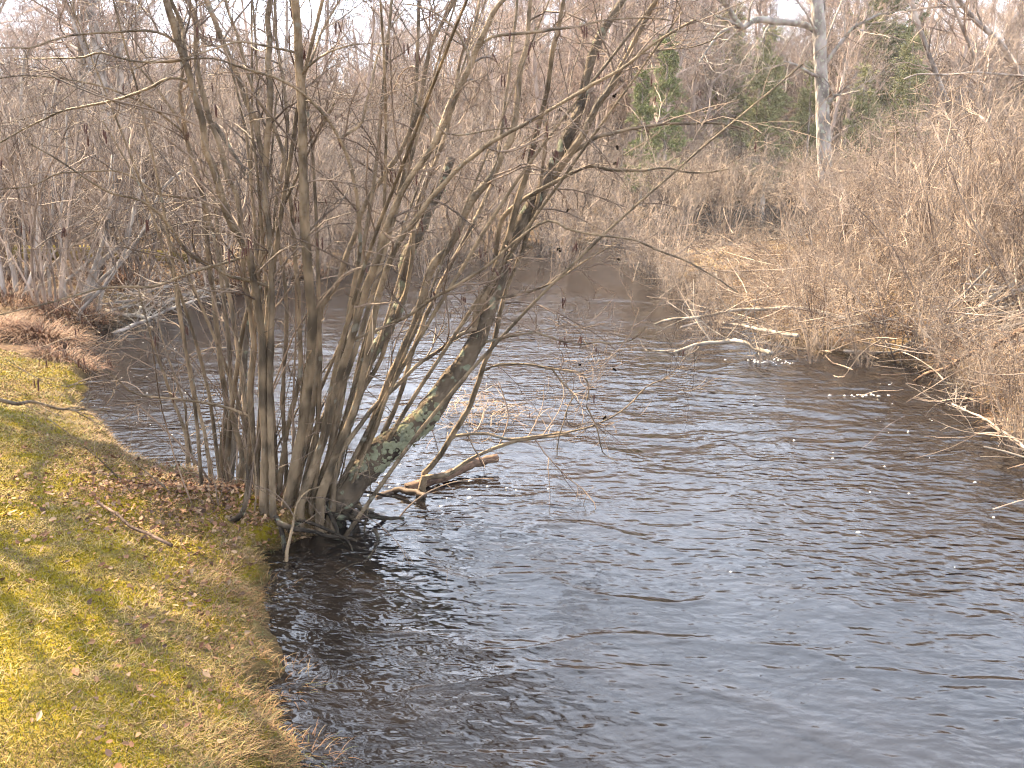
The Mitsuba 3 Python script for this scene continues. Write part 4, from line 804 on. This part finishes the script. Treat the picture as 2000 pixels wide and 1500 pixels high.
for x, y in zone(75, -44, -1, 42, 62, 1.9, 0.3, 999, 16):
    n += 1
    place('far_wood__%03d' % n, 'g_alderm_%d' % r2.integers(3), x, y, 1.45 + 0.5 * r2.random(), r2.random() * 6)
labels['far_wood'] = {'label': 'far leafless grey brown wood along the skyline', 'category': 'wood', 'kind': 'stuff'}

# the big pale tree right of the middle
k = thing('big_grey_tree', 'large pale grey tree with one crooked limb reaching left above the thicket', 'tree')
tk = {}
rng = np.random.default_rng(43)
for sid, kind, parent, w in GREY_TREE:
    n = 40 if kind == 'trunk' else 24
    c = resample(w, n)
    if kind == 'trunk':
        c[0, 2] -= 0.5
    P, R = c[None, :, :3], c[None, :, 3]
    hold = k if kind == 'trunk' or parent == 't' else tk[parent]
    kk = part(hold, 'trunk' if kind == 'trunk' else 'limb', mikit.ply(tubes(P, R, 14 if kind == 'trunk' else 9, cap=True, rough=0.12, rng=rng), 'm_bigtree', smooth=True))
    tk[sid] = kk
    P1, R1 = spawn(rng, P, R, 8 if kind != 'trunk' else 10, 0.4, 0.98, 25, 60, (0.5, 1.6) if kind != 'trunk' else (1.5, 3.5), up=0.6, bend=0.8, N=7, rfac=0.4, rmin=0.009, rmax=0.03)
    P2, R2 = spawn(rng, P1, R1, 5, 0.2, 0.98, 25, 60, (0.2, 0.8), up=0.4, bend=0.7, N=5, rfac=0.6, rmin=0.007, rmax=0.012)
    part(kk if kk.count('__') < 2 else hold, 'twig', mikit.ply(join([tubes(P1, R1, 5), tubes(P2, R2, 3)]), 'm_greybark', smooth=True), stuff=True)
RT = {'u': 'grey leaning bare tree at the upper right edge of the picture', 'v': 'thin dark bare sapling at the upper right beside the leaning tree',
      'w': 'long thin bough arching over the right bank thicket', 'x': 'slim pale birch like stem right of the big grey tree'}
for sid, kind, parent, w in RIGHT_TREES:
    k = thing('bare_sapling' if sid != 'w' else 'arching_bough', RT[sid], 'tree' if sid != 'w' else 'bough')
    c = resample(w, 20)
    P, R = c[None, :, :3], c[None, :, 3]
    part(k, 'stem', mikit.ply(tubes(P, R, 8, cap=True), 'm_greybark', smooth=True))
    P1, R1 = spawn(rng, P, R, 12, 0.2, 0.98, 25, 60, (0.4, 1.4), up=0.6, bend=0.8, N=7, rfac=0.45, rmin=0.006, rmax=0.02)
    P2, R2 = spawn(rng, P1, R1, 5, 0.2, 0.98, 25, 60, (0.2, 0.6), up=0.4, bend=0.7, N=5, rfac=0.6, rmin=0.005, rmax=0.01)
    part(k, 'twig', mikit.ply(join([tubes(P1, R1, 5), tubes(P2, R2, 3)]), 'm_brush', smooth=True), stuff=True)


def conifer_parts(rng, h, wide, n1, needles, tint):
    P = np.array([[0, 0, -0.3 + (h + 0.3) * a] for a in np.linspace(0, 1, 10)])[None]
    R = (0.016 * h * np.linspace(1, 0.06, 10))[None]
    P1, R1 = spawn(rng, P, R, n1, 0.10, 0.99, 62, 88, lambda t, k: wide * (0.12 + (1 - t) ** 0.8) * (0.65 + 0.5 * rng.random(k)), up=0.35, bend=0.4, wig=0.06, N=6, rfac=0.3, rmin=0.008, rmax=0.03)
    P2, R2 = spawn(rng, P1, R1, 5, 0.25, 0.98, 30, 60, (0.15, 0.5 * wide), up=-0.1, bend=0.3, wig=0.08, N=5, rfac=0.5, rmin=0.006, rmax=0.01)
    Q = np.concatenate([P1[:, 1:], ], 1)
    segs = [(Q[:, :-1].reshape(-1, 3), Q[:, 1:].reshape(-1, 3)), (P2[:, :-1].reshape(-1, 3), P2[:, 1:].reshape(-1, 3))]
    a = np.vstack([s[0] for s in segs])
    b = np.vstack([s[1] for s in segs])
    k = rng.integers(0, len(a), needles)
    u = rng.random((needles, 1))
    pos = a[k] * (1 - u) + b[k] * u + rng.normal(size=(needles, 3)) * 0.03
    d = unit(unit(b[k] - a[k]) + rng.normal(size=(needles, 3)) * 0.55)
    s = unit(np.cross(d, rng.normal(size=(needles, 3))))
    L = (0.08 + 0.12 * rng.random((needles, 1)))
    wd = 0.008 + 0.012 * rng.random((needles, 1))
    v = np.stack([pos - s * wd, pos + s * wd, pos + d * L], 1).reshape(-1, 3)
    f = np.arange(needles * 3).reshape(-1, 3)
    tone = 0.6 + 0.8 * rng.random((needles, 1))
    col = np.repeat(np.array(tint) * tone, 3, axis=0)
    return tubes(P, R, 7, cap=True), join([tubes(P1, R1, 4), tubes(P2, R2, 3)]), (v, f), col


rng = np.random.default_rng(53)
CON = [(1.2, 0.0, 0.0), (0.9, 0.0, 0.0)]
for a, (wide, tint) in enumerate([(1.15, (0.20, 0.235, 0.085)), (1.15, (0.22, 0.235, 0.105)), (1.35, (0.27, 0.27, 0.12))]):
    t_, b_, (nv, nf), col = conifer_parts(rng, 7.0, wide, 95, 24000, tint)
    scene['g_conifer_%d' % a] = {'type': 'shapegroup', 'trunk': mikit.ply(t_, 'm_greybark', smooth=True), 'branch': mikit.ply(b_, 'm_brush', smooth=True), 'foliage': mikit.ply((nv, nf), 'm_needle', color=col)}
CONIFERS = [(1290, 34.0, 0.80, 0, 'bright green young pine left of the big grey tree above the thicket'),
            (1245, 36.0, 0.66, 0, 'smaller bright green pine just left of the brightest pine'),
            (1140, 56.0, 1.25, 1, 'dark narrow spruce spire left of the bright pines'),
            (1045, 58.0, 1.25, 1, 'dark spruce spire seen between the upper alder branches'),
            (1480, 38.0, 0.92, 2, 'dark green conifer below the crooked limb of the big grey tree'),
            (1405, 44.0, 1.15, 2, 'olive green conifer left of the crooked limb tip'),
            (1692, 46.0, 1.75, 1, 'tall narrow spruce right of the big grey tree reaching the skyline'),
            (1745, 42.0, 0.95, 2, 'low dull green conifer right of the tall spruce'),
            (1660, 38.0, 0.72, 2, 'low dull green conifer close behind the big grey trunk on its right'),
            (1560, 40.0, 0.75, 2, 'low dull green conifer close behind the big grey trunk on its left')]
for px, y, s, a, lab in CONIFERS:
    y, s = y * 1.10, s * 0.98
    place(thing('conifer', lab, 'conifer'), 'g_conifer_%d' % a, (px - 1000) / 2050.0 * y * 1.005, y, s, rng.random() * 6, z=0.3, sz=1.0)

# ------------------------------------------------------------------ sticks, logs and brush
ST = {'f0': ('fallen_branch', 'pale fallen branch lying along the water below the leaning stems', 'branch', 'm_palestick'),
      'f1': ('fallen_branch', 'thick pale fallen branch dipping into the inlet, nearest the viewer of the group', 'branch', 'm_palestick'),
      'f2': ('fallen_branch', 'grey fallen branch lying behind the two pale ones on the left bank', 'branch', 'm_greybark'),
      'f3': ('fallen_branch', 'long grey branch slanting up out of the inlet water', 'branch', 'm_greybark'),
      'f4': ('fallen_branch', 'grey branch lying low over the inlet behind the left alder stems', 'branch', 'm_greybark'),
      'f5': ('fallen_branch', 'grey branch at the foot of the pale stemmed shrub', 'branch', 'm_greybark'),
      'l0': ('drift_log', 'short brown log lying in the river right of the leaning trunk', 'log', 'm_log'),
      'l1': ('drift_wood', 'split pale piece of wood at the foot of the leaning trunk', 'driftwood', 'm_palestick'),
      'l2': ('drift_wood', 'dark wet piece of wood in the river left of the brown log', 'driftwood', 'm_cone'),
      'r0': ('fallen_branch', 'pale bent branch reaching from the right bank into the river', 'branch', 'm_palestick'),
      'r1': ('fallen_branch', 'long pale branch arching over the river from the right bank', 'branch', 'm_palestick'),
      'r2': ('fallen_branch', 'grey branch low over the water between the two long right bank branches', 'branch', 'm_greybark'),
      'r3': ('fallen_branch', 'brown branch reaching down to the river from the brush pile', 'branch', 'm_log'),
      'r4': ('fallen_branch', 'straight white log lying level left of the brush pile', 'branch', 'm_palestick'),
      'r5': ('fallen_branch', 'white barked stick standing out of the top of the brush pile', 'branch', 'm_palestick'),
      'r6': ('fallen_branch', 'thin grey twiggy branch hanging over the river at the right picture edge', 'branch', 'm_greybark'),
      'r7': ('fallen_branch', 'dark arched branch in the middle of the right bank thicket', 'branch', 'm_greybark'),
      'r8': ('fallen_branch', 'dark arched branch right of the other arched branch in the thicket', 'branch', 'm_greybark'),
      'r9': ('fallen_branch', 'grey branch lying across the thicket behind the arched branches', 'branch', 'm_greybark'),
      's0': ('lawn_stick', 'brown stick lying on the lawn below the alder', 'stick', 'm_log'),
      's1': ('lawn_branch', 'thin dark branch lying across the lawn at the left picture edge', 'branch', 'm_stem')}
rng = np.random.default_rng(61)
for sid, kind, parent, w in STICKS:
    name, lab, cat, mat = ST[sid]
    k = thing(name, lab, cat)
    c = resample(w, 22)
    c[:, :3] += np.cumsum(rng.normal(size=(22, 3)) * 0.004, axis=0)
    if sid in ('s0', 's1'):
        c[:, 2] = np.maximum(c[:, 2], ground_z(c[:, 0], c[:, 1]) + c[:, 3] + (0.03 if sid == 's1' else 0.012))
    P, R = c[None, :, :3], c[None, :, 3]
    part(k, 'stem' if sid[0] != 'l' else 'wood', mikit.ply(tubes(P, R, 10 if sid[0] == 'l' else 7, cap=True, rough=0.2, rng=rng), mat, smooth=True))
    if sid[0] in 'fr' or sid == 's1':
        P1, R1 = spawn(rng, P, R, 9, 0.15, 0.98, 25, 65, (0.15, 0.8) if sid != 's1' else (0.1, 0.35), up=0.25, bend=0.9, N=6, rfac=0.5, rmin=0.003, rmax=0.008)
        P2, R2 = spawn(rng, P1, R1, 4, 0.15, 0.98, 25, 65, (0.08, 0.4) if sid != 's1' else (0.04, 0.15), up=0.15, bend=0.7, N=4, rfac=0.7, rmin=0.0022, rmax=0.004)
        part(k, 'twig', mikit.ply(join([tubes(P1, R1, 4), tubes(P2, R2, 3)]), mat, smooth=True), stuff=True)

k = thing('fallen_log', 'yellow green moss covered log lying level at the back of the left bank', 'log')
w = np.array([(-9.6, 17.5, 0.52, 0.12), (-8.3, 17.6, 0.5, 0.125), (-7.0, 17.8, 0.47, 0.12), (-6.0, 18.0, 0.40, 0.10), (-5.3, 18.1, 0.33, 0.08)])
c = resample(w, 30)
part(k, 'trunk', mikit.ply(tubes(c[None, :, :3], c[None, :, 3], 12, cap=True, rough=0.2, rng=rng), 'm_mossylog', smooth=True))


def stick(rng, p, d, L, r, bend=0.12):
    n = 7
    pts = [p]
    cdir = rng.normal(size=3) * bend
    for _ in range(n - 1):
        d = unit(d + cdir / n + rng.normal(size=3) * 0.04)
        pts.append(pts[-1] + d * L / (n - 1))
    return np.array(pts)[None], (r * np.linspace(1, 0.55, n))[None]


k = thing('brush_pile', 'heap of pale grey sticks on the right bank at the picture edge', 'brush pile')
rng = np.random.default_rng(71)
for a in range(110):
    x, y = 5.55 + rng.normal() * 0.5, 11.4 + rng.normal() * 0.5
    hgt = 0.75 * math.exp(-((x - 5.7) / 0.9) ** 2 - ((y - 11.4) / 1.2) ** 2)
    z = 0.12 + hgt * rng.random()
    d = unit(np.array([0.9 + rng.normal() * 0.35, 0.15 + rng.normal() * 0.35, 0.22 + rng.normal() * 0.16]))
    L = 0.7 + 1.3 * rng.random()
    P, R = stick(rng, np.array([x, y, z]) - d * L / 2, d, L, 0.006 + 0.016 * rng.random() ** 2)
    P[..., 2] = np.maximum(P[..., 2], 0.06)
    part(k, 'stick', mikit.ply(tubes(P, R, 6, cap=True), 'm_palestick' if rng.random() < 0.45 else 'm_greybark', smooth=True))

# the tangle of thin fallen twigs along the right bank and the far bank
parts, parts2 = [], []
edge = shapely.LineString(RIGHT_EDGE[:11])
far_edge = shapely.LineString(FAR_EDGE[2:11])
for a in range(1500):
    q = edge.interpolate(rng.random() ** 1.2 * edge.length)
    x, y = q.x + 0.85 + rng.normal() * 0.6, q.y + rng.normal() * 0.5
    if a % 4 == 0:
        q = far_edge.interpolate(rng.random() * far_edge.length)
        x, y = q.x + rng.normal() * 0.4, q.y + rng.normal() * 0.5
    d = unit(np.array([rng.normal() - 0.3, rng.normal() * 0.7, rng.normal() * 0.25 + 0.1]))
    L = 0.4 + 1.2 * rng.random()
    P, R = stick(rng, np.array([x, y, 0.06 + 0.30 * abs(rng.normal())]) - d * L / 2, d, L, 0.003 + 0.006 * rng.random() ** 2, 0.5)
    P[..., 2] = np.maximum(P[..., 2], 0.02)
    (parts if a % 7 else parts2).append(tubes(P, R, 4))
scene['brushwood__001'] = mikit.ply(join(parts), 'm_redbrush', smooth=True)
scene['brushwood__002'] = mikit.ply(join(parts2), 'm_palestick', smooth=True)
labels['brushwood'] = {'label': 'tangle of thin fallen twigs along the edge of the right bank', 'category': 'brushwood', 'kind': 'stuff'}

# ------------------------------------------------------------------ grass, ferns, leaves


def blades(rng, pos, L, width, lean, color, droop=0.5, seg=3, heading=None):
    """Curved strips rising from pos: lean = tilt from the vertical at the base (radians), droop = extra tilt at the tip."""
    n = len(pos)
    a = rng.random(n) * 2 * PI if heading is None else heading
    h = np.stack([np.cos(a), np.sin(a), a * 0], -1)
    s = np.stack([-np.sin(a), np.cos(a), a * 0], -1)
    p, rows = pos.copy(), []
    for k in range(seg + 1):
        w = width * (1 - k / seg) ** 0.7
        rows += [p - s * w[:, None] / 2, p + s * w[:, None] / 2] if k < seg else [p]
        t = lean + droop * (k + 0.5) / seg
        p = p + (h * np.sin(t)[:, None] + np.array([0, 0, 1.0]) * np.cos(t)[:, None]) * (L / seg)[:, None]
    V = np.stack(rows, 1)
    m = V.shape[1]
    f = []
    for k in range(seg - 1):
        f += [(2 * k, 2 * k + 1, 2 * k + 3), (2 * k, 2 * k + 3, 2 * k + 2)]
    f.append((2 * seg - 2, 2 * seg - 1, 2 * seg))
    F = (np.array(f)[None] + (np.arange(n) * m)[:, None, None]).reshape(-1, 3)
    return (V.reshape(-1, 3), F), np.repeat(color, m, axis=0)


rng = np.random.default_rng(83)
n = 420000
y = 2.4 + 8.2 * rng.random(n) ** 1.7
x = -0.53 * y - 0.3 + (0.53 * y + 0.3) * rng.random(n)
d = inside(x, y)
ok = (d > 0.03) & is_lawn(x, y)
x, y, d = x[ok], y[ok], d[ok]
z = ground_z(x, y, d)
pos = np.stack([x, y, z - 0.004], -1)
n = len(x)
fl = pos * [1, 1, 0]
patch = meshkit.fbm(fl * 1.3 + [3, 0, 0.5], 3, 1)
mid = meshkit.fbm(fl * 5 + 9, 3, 8)
r = rng.random(n)
moss = np.array([0.25, 0.195, 0.009])
straw = np.array([0.37, 0.275, 0.10])
green = np.array([0.11, 0.125, 0.02])
brown = np.array([0.20, 0.12, 0.055])
w_straw = np.clip(0.11 + 1.3 * (mid - 0.5), 0.03, 0.55)
near_edge = np.exp(-d / 0.45)
far_lawn = sstep(6.0, 8.5, y)
col = np.where((r < w_straw)[:, None], straw, moss)
col = np.where((rng.random(n) < 0.10 + 0.3 * far_lawn)[:, None], green, col)
col = np.where((rng.random(n) < 0.10 + 0.60 * near_edge + 0.8 * np.clip(patch - 0.52, 0, 1))[:, None], brown * (0.6 + 0.7 * rng.random((n, 1))), col)
col = col * (0.7 + 0.6 * rng.random((n, 1)))
L = np.where(r < w_straw, 0.016 + 0.026 * rng.random(n), 0.008 + 0.012 * rng.random(n)) * (1 + 0.05 * y)
L = L * (1 + 0.8 * near_edge * (r < w_straw))
lean = np.where(r < w_straw, 0.75 + 0.6 * rng.random(n), 0.15 + 0.8 * rng.random(n))
mesh, col = blades(rng, pos, L, 0.0022 + 0.0006 * y, lean, col, 0.5, 2)
scene['lawn_grass'] = mikit.ply(mesh, 'm_blade', color=np.clip(col, 0, 0.9))
labels['lawn_grass'] = {'label': 'short yellow green moss and straw coloured grass of the lawn', 'category': 'grass', 'kind': 'stuff'}

# long dead grass hanging over the edge of the bank
line = shapely.LineString(LAWN_EDGE)
n = 26000
t = rng.random(n) ** 1.15 * line.length
q = shapely.line_interpolate_point(line, t)
x, y = shapely.get_x(q), shapely.get_y(q)
q2 = shapely.line_interpolate_point(line, t + 0.02)
tx, ty = shapely.get_x(q2) - x, shapely.get_y(q2) - y
out = np.arctan2(-tx, ty)          # to the right of the walking direction: over the water
off = np.abs(rng.normal(size=n)) * 0.20 - 0.02
clumpy = meshkit.fbm(np.stack([x * 3, y * 3, x * 0], -1), 2, 6)
x, y = x - np.cos(out) * off, y - np.sin(out) * off
pos = np.stack([x, y, ground_z(x, y) - 0.005], -1)
ok = (pos[:, 2] > 0.0) & (rng.random(n) < np.clip(3.0 * (clumpy - 0.30), 0.35, 1))
pos, out, n = pos[ok], out[ok], ok.sum()
r = rng.random((n, 1))
col = np.where(r < 0.35, [0.23, 0.15, 0.07], np.where(r < 0.8, [0.19, 0.105, 0.045], [0.09, 0.10, 0.03])) * (0.7 + 0.6 * rng.random((n, 1)))
mesh, col = blades(rng, pos, 0.03 + 0.075 * rng.random(n) ** 1.6, np.full(n, 0.0035), 0.5 + 0.6 * rng.random(n), col, 1.2, 4, heading=out + rng.normal(size=n) * 0.8)
scene['bank_grass'] = mikit.ply(mesh, 'm_blade', color=np.clip(col, 0, 0.9))
labels['bank_grass'] = {'label': 'brown dead grass hanging over the lawn edge at the water', 'category': 'dead grass', 'kind': 'stuff'}


def tuft(name, lab, cat, group, x, y, n, L0, L1, rad, colors, width=0.006, lean=0.7, droop=1.5):
    a = rng.random(n) * 2 * PI
    rr = rad * np.sqrt(rng.random(n))
    px, py = x + rr * np.cos(a), y + rr * np.sin(a)
    pos = np.stack([px, py, np.maximum(ground_z(px, py), -0.02) - 0.01 + 0.10 * (1 - rr / rad) * (rad > 0.3)], -1)
    col = np.array(colors)[rng.integers(0, len(colors), n)] * (0.6 + 0.8 * rng.random((n, 1)))
    mesh, col = blades(rng, pos, L0 + (L1 - L0) * rng.random(n), np.full(n, width), lean * (0.3 + rng.random(n)), col, droop, 5, heading=a + rng.normal(size=n) * 0.7)
    k = thing(name, lab, cat, group)
    scene[k] = mikit.ply(mesh, 'm_blade', color=np.clip(col, 0, 0.9))


FERN = [(0.155, 0.07, 0.04), (0.11, 0.045, 0.028), (0.22, 0.12, 0.07), (0.09, 0.048, 0.032)]
SEDGE = [(0.55, 0.42, 0.22), (0.42, 0.28, 0.13), (0.34, 0.19, 0.09)]
tuft('fern_clump', 'mound of reddish brown dead fern at the far end of the lawn beside the inlet', 'dead fern', None, -5.15, 11.35, 1200, 0.2, 0.45, 0.4, FERN, 0.010)
tuft('fern_clump', 'reddish brown dead fern mound left of the one by the inlet', 'dead fern', None, -5.9, 11.6, 1200, 0.2, 0.5, 0.45, FERN, 0.010)
tuft('fern_clump', 'reddish brown dead fern behind the fern mounds under the pale stems', 'dead fern', None, -5.6, 13.0, 700, 0.2, 0.5, 0.5, FERN, 0.010)
tuft('fern_clump', 'small reddish fern clump where the lawn edge meets the inlet', 'dead fern', None, -4.5, 10.4, 600, 0.15, 0.35, 0.3, FERN, 0.007)
for x, y in [(-6.6, 13.6), (-7.4, 15.0), (-5.6, 15.6), (-6.5, 16.6), (-8.2, 16.4), (-4.6, 16.6), (-4.0, 18.6)]:
    tuft('dead_fern', 'rusty dead fern or leaf clump on the ground of the left bank thicket', 'dead fern', 'dead fern clumps under the left bank shrubs', x, y, 500, 0.25, 0.6, 0.7, FERN, 0.012)
tuft('sedge_tussock', 'straw yellow sedge tussock at the tip of the right bank by the far bend', 'tussock', None, 3.25, 19.9, 900, 0.12, 0.36, 0.5, SEDGE, 0.012, 0.6, 1.3)
tuft('sedge_tussock', 'straw coloured sedge tussock just right of the bank tip', 'tussock', None, 4.0, 20.6, 700, 0.12, 0.34, 0.5, SEDGE, 0.012, 0.6, 1.3)
tuft('sedge_tussock', 'brownish sedge tussock in front of the bank tip above the bend', 'tussock', None, 3.35, 17.8, 700, 0.2, 0.5, 0.5, SEDGE, 0.012, 0.6, 1.3)
ORDER = ['farthest', 'second farthest', 'third farthest', 'fourth farthest', 'fifth farthest', 'sixth farthest', 'fourth nearest', 'third nearest', 'second nearest', 'nearest']
for (x, y), o in zip([(3.5, 16.2), (3.6, 14.6), (3.9, 13.2), (4.4, 12.0), (4.9, 11.3), (4.9, 10.2), (5.4, 9.2), (4.7, 8.9), (4.4, 8.0), (4.3, 7.0)], ORDER):
    tuft('right_bank_tussock', o + ' brown dead grass tussock along the waterline of the right bank', 'tussock', 'dead grass tussocks along the right bank', x, y, 420, 0.12, 0.36, 0.5, SEDGE[1:] + FERN[:1], 0.008, 0.8, 1.3)
for x, y, lab in [(-0.80, 3.50, 'rusty grass tuft hanging over the water at the lower lawn edge'), (-0.98, 4.05, 'rusty grass tuft at the lawn edge above the lowest one'),
                  (-0.70, 2.95, 'brown grass tuft at the lawn edge near the bottom of the picture'), (-1.27, 5.0, 'brown grass tuft at the lawn edge just before the alder foot')]:
    tuft('grass_tuft', lab, 'grass tuft', None, x, y, 220, 0.05, 0.13, 0.16, [(0.24, 0.11, 0.045), (0.18, 0.09, 0.04), (0.28, 0.19, 0.09), (0.10, 0.11, 0.03)], 0.003, 0.9, 1.3)

LEAF = np.array([(0, -0.5, 0), (0.28, -0.2, 0.10), (0.30, 0.15, 0.12), (0, 0.55, 0.06), (-0.30, 0.15, 0.12), (-0.28, -0.2, 0.10), (0, 0.05, -0.02)])
LEAF_F = np.array([(0, 1, 6), (1, 2, 6), (2, 3, 6), (3, 4, 6), (4, 5, 6), (5, 0, 6)])


def leaf_mesh(rng, pos, size):
    n = len(pos)
    from scipy.spatial.transform import Rotation
    q = Rotation.from_euler('zxy', np.stack([rng.random(n) * 6.28, rng.normal(size=n) * 0.5, rng.normal(size=n) * 0.5], -1))
    v = LEAF[None] * size[:, None, None] * (1 + 0.25 * rng.normal(size=(n, 7, 1)))
    v[..., 2] *= (1.8 * rng.random(n) - 0.3)[:, None]
    V = np.einsum('nij,nkj->nki', q.as_matrix(), v) + pos[:, None]
    F = (LEAF_F[None] + (np.arange(n) * 7)[:, None, None]).reshape(-1, 3)
    return V.reshape(-1, 3), F


BROWNS = np.array([(0.24, 0.12, 0.06), (0.33, 0.18, 0.09), (0.18, 0.08, 0.045), (0.36, 0.24, 0.14), (0.13, 0.075, 0.05)])
n = 5000
t = rng.random(n)
x = np.where(t < 0.55, -1.75 + rng.normal(size=n) * 0.38, np.where(t < 0.9, -2.1 + rng.normal(size=n) * 0.6, -1.4 + rng.normal(size=n) * 0.25))
y = np.where(t < 0.55, 6.05 + rng.normal(size=n) * 0.36, np.where(t < 0.9, 5.9 + rng.normal(size=n) * 0.6, 4.6 + rng.normal(size=n) * 0.8))
ok = inside(x, y) > 0.01
x, y = x[ok], y[ok]
pos = np.stack([x, y, ground_z(x, y) + 0.008 + 0.02 * rng.random(len(x))], -1)
col = np.repeat(BROWNS[rng.integers(0, 5, len(x))] * (0.6 + 0.7 * rng.random((len(x), 1))), 7, axis=0)
scene['leaf_litter'] = mikit.ply(leaf_mesh(rng, pos, 0.013 + 0.024 * rng.random(len(x))), 'm_leaf', color=col)
labels['leaf_litter'] = {'label': 'brown fallen leaves heaped around the foot of the alder', 'category': 'leaf litter', 'kind': 'stuff'}
made = 0
while made < 34:
    y = 2.9 + 4.0 * rng.random() ** 1.3
    x = -0.5 * y + (0.5 * y - 0.5) * rng.random()
    d = inside(np.array([x]), np.array([y]))[0]
    if d < 0.1:
        continue
    made += 1
    p = np.array([[x, y, ground_z(np.array([x]), np.array([y]))[0] + 0.014]])
    k = thing('dead_leaf', 'curled brown dead leaf lying loose on the mossy lawn', 'leaf', 'dead leaves scattered on the lawn')
    scene[k] = mikit.ply(leaf_mesh(rng, p, np.array([0.024 + 0.022 * rng.random()])), 'm_leaf', color=np.repeat(BROWNS[rng.integers(0, 5)][None] * (0.7 + 0.5 * rng.random()), 7, axis=0))

# flood litter caught on the stems behind the leaning trunk
n = 260
a = rng.normal(size=(n, 2)) * [0.28, 0.22]
pos = np.stack([-0.32 + a[:, 0], 8.5 + a[:, 1], 0.03 + 0.35 * np.exp(-(a ** 2).sum(1) / 0.05) * rng.random(n)], -1)
r = rng.random((n, 1))
mesh, col = blades(rng, pos, 0.08 + 0.3 * rng.random(n), np.full(n, 0.007), 0.9 + 0.7 * rng.random(n), np.where(r < 0.5, [0.20, 0.125, 0.08], [0.30, 0.23, 0.16]) * (0.6 + 0.6 * rng.random((n, 1))), 1.0, 4)
k = thing('flood_debris', 'clump of reddish straw and leaves caught in the river behind the leaning trunk', 'debris')
scene[k] = mikit.ply(mesh, 'm_blade', color=np.clip(col, 0, 0.9))

# foam flecks on the river
pts = []
for a in range(40):
    y = 5.0 + 5.0 * rng.random()
    x = 0.22 * y + 0.28 * y * rng.random()
    pts.append((x, y, 0.003 + 0.008 * rng.random() ** 2))
for a in range(16):
    x, y = 3.22 + rng.normal() * 0.15, 9.3 + rng.normal() * 0.03
    pts.append((x, y, 0.004 + 0.008 * rng.random()))
for a in range(45):
    pts.append((2.75 + rng.normal() * 0.18, 10.9 + rng.normal() * 0.08, 0.004 + 0.008 * rng.random()))
for a in range(50):
    pts.append((-2.9 + rng.normal() * 0.9, 10.0 + rng.normal() * 1.4, 0.003 + 0.005 * rng.random()))
for a in range(35):
    pts.append((-0.45 + rng.normal() * 0.35, 6.7 + rng.normal() * 0.22, 0.004 + 0.007 * rng.random()))
vs, fs, at = [], [], 0
for x, y, r in pts:
    if inside(np.array([x]), np.array([y]))[0] > -0.05:
        continue
    m = 8
    ang = np.arange(m) * 2 * PI / m
    rr = r * (0.7 + 0.5 * rng.random(m))
    z = wave_z(np.array([x]), np.array([y]))[0]
    v = np.stack([x + rr * np.cos(ang) * 1.5, y + rr * np.sin(ang), np.full(m, z - 0.002)], -1)
    top = np.stack([x + rr * 0.6 * np.cos(ang) * 1.5, y + rr * 0.6 * np.sin(ang), np.full(m, z + r * 0.35 + 0.002)], -1)
    vs += [v, top, np.array([[x, y, z + r * 0.45 + 0.002]])]
    for b in range(m):
        c = (b + 1) % m
        fs += [(at + b, at + c, at + m + c), (at + b, at + m + c, at + m + b), (at + m + b, at + m + c, at + 2 * m)]
    at += 2 * m + 1
scene['foam'] = mikit.ply((np.vstack(vs), np.array(fs)), 'm_foam', smooth=True)
labels['foam'] = {'label': 'small white foam flecks drifting on the river', 'category': 'foam', 'kind': 'stuff'}

# ------------------------------------------------------------------ thin spring haze over the swamp
scene['haze_air'] = {'type': 'homogeneous', 'albedo': 0.95, 'sigma_t': 0.0005}
scene['haze'] = {'type': 'cube', 'to_world': T().translate([0, 70, 14]).scale([130, 90, 15.7]), 'bsdf': {'type': 'null'}, 'interior': {'type': 'ref', 'id': 'haze_air'}}
labels['haze'] = {'label': 'thin bright haze in the air over the swamp', 'category': 'haze', 'kind': 'stuff'}
scene['camera']['medium'] = {'type': 'ref', 'id': 'haze_air'}
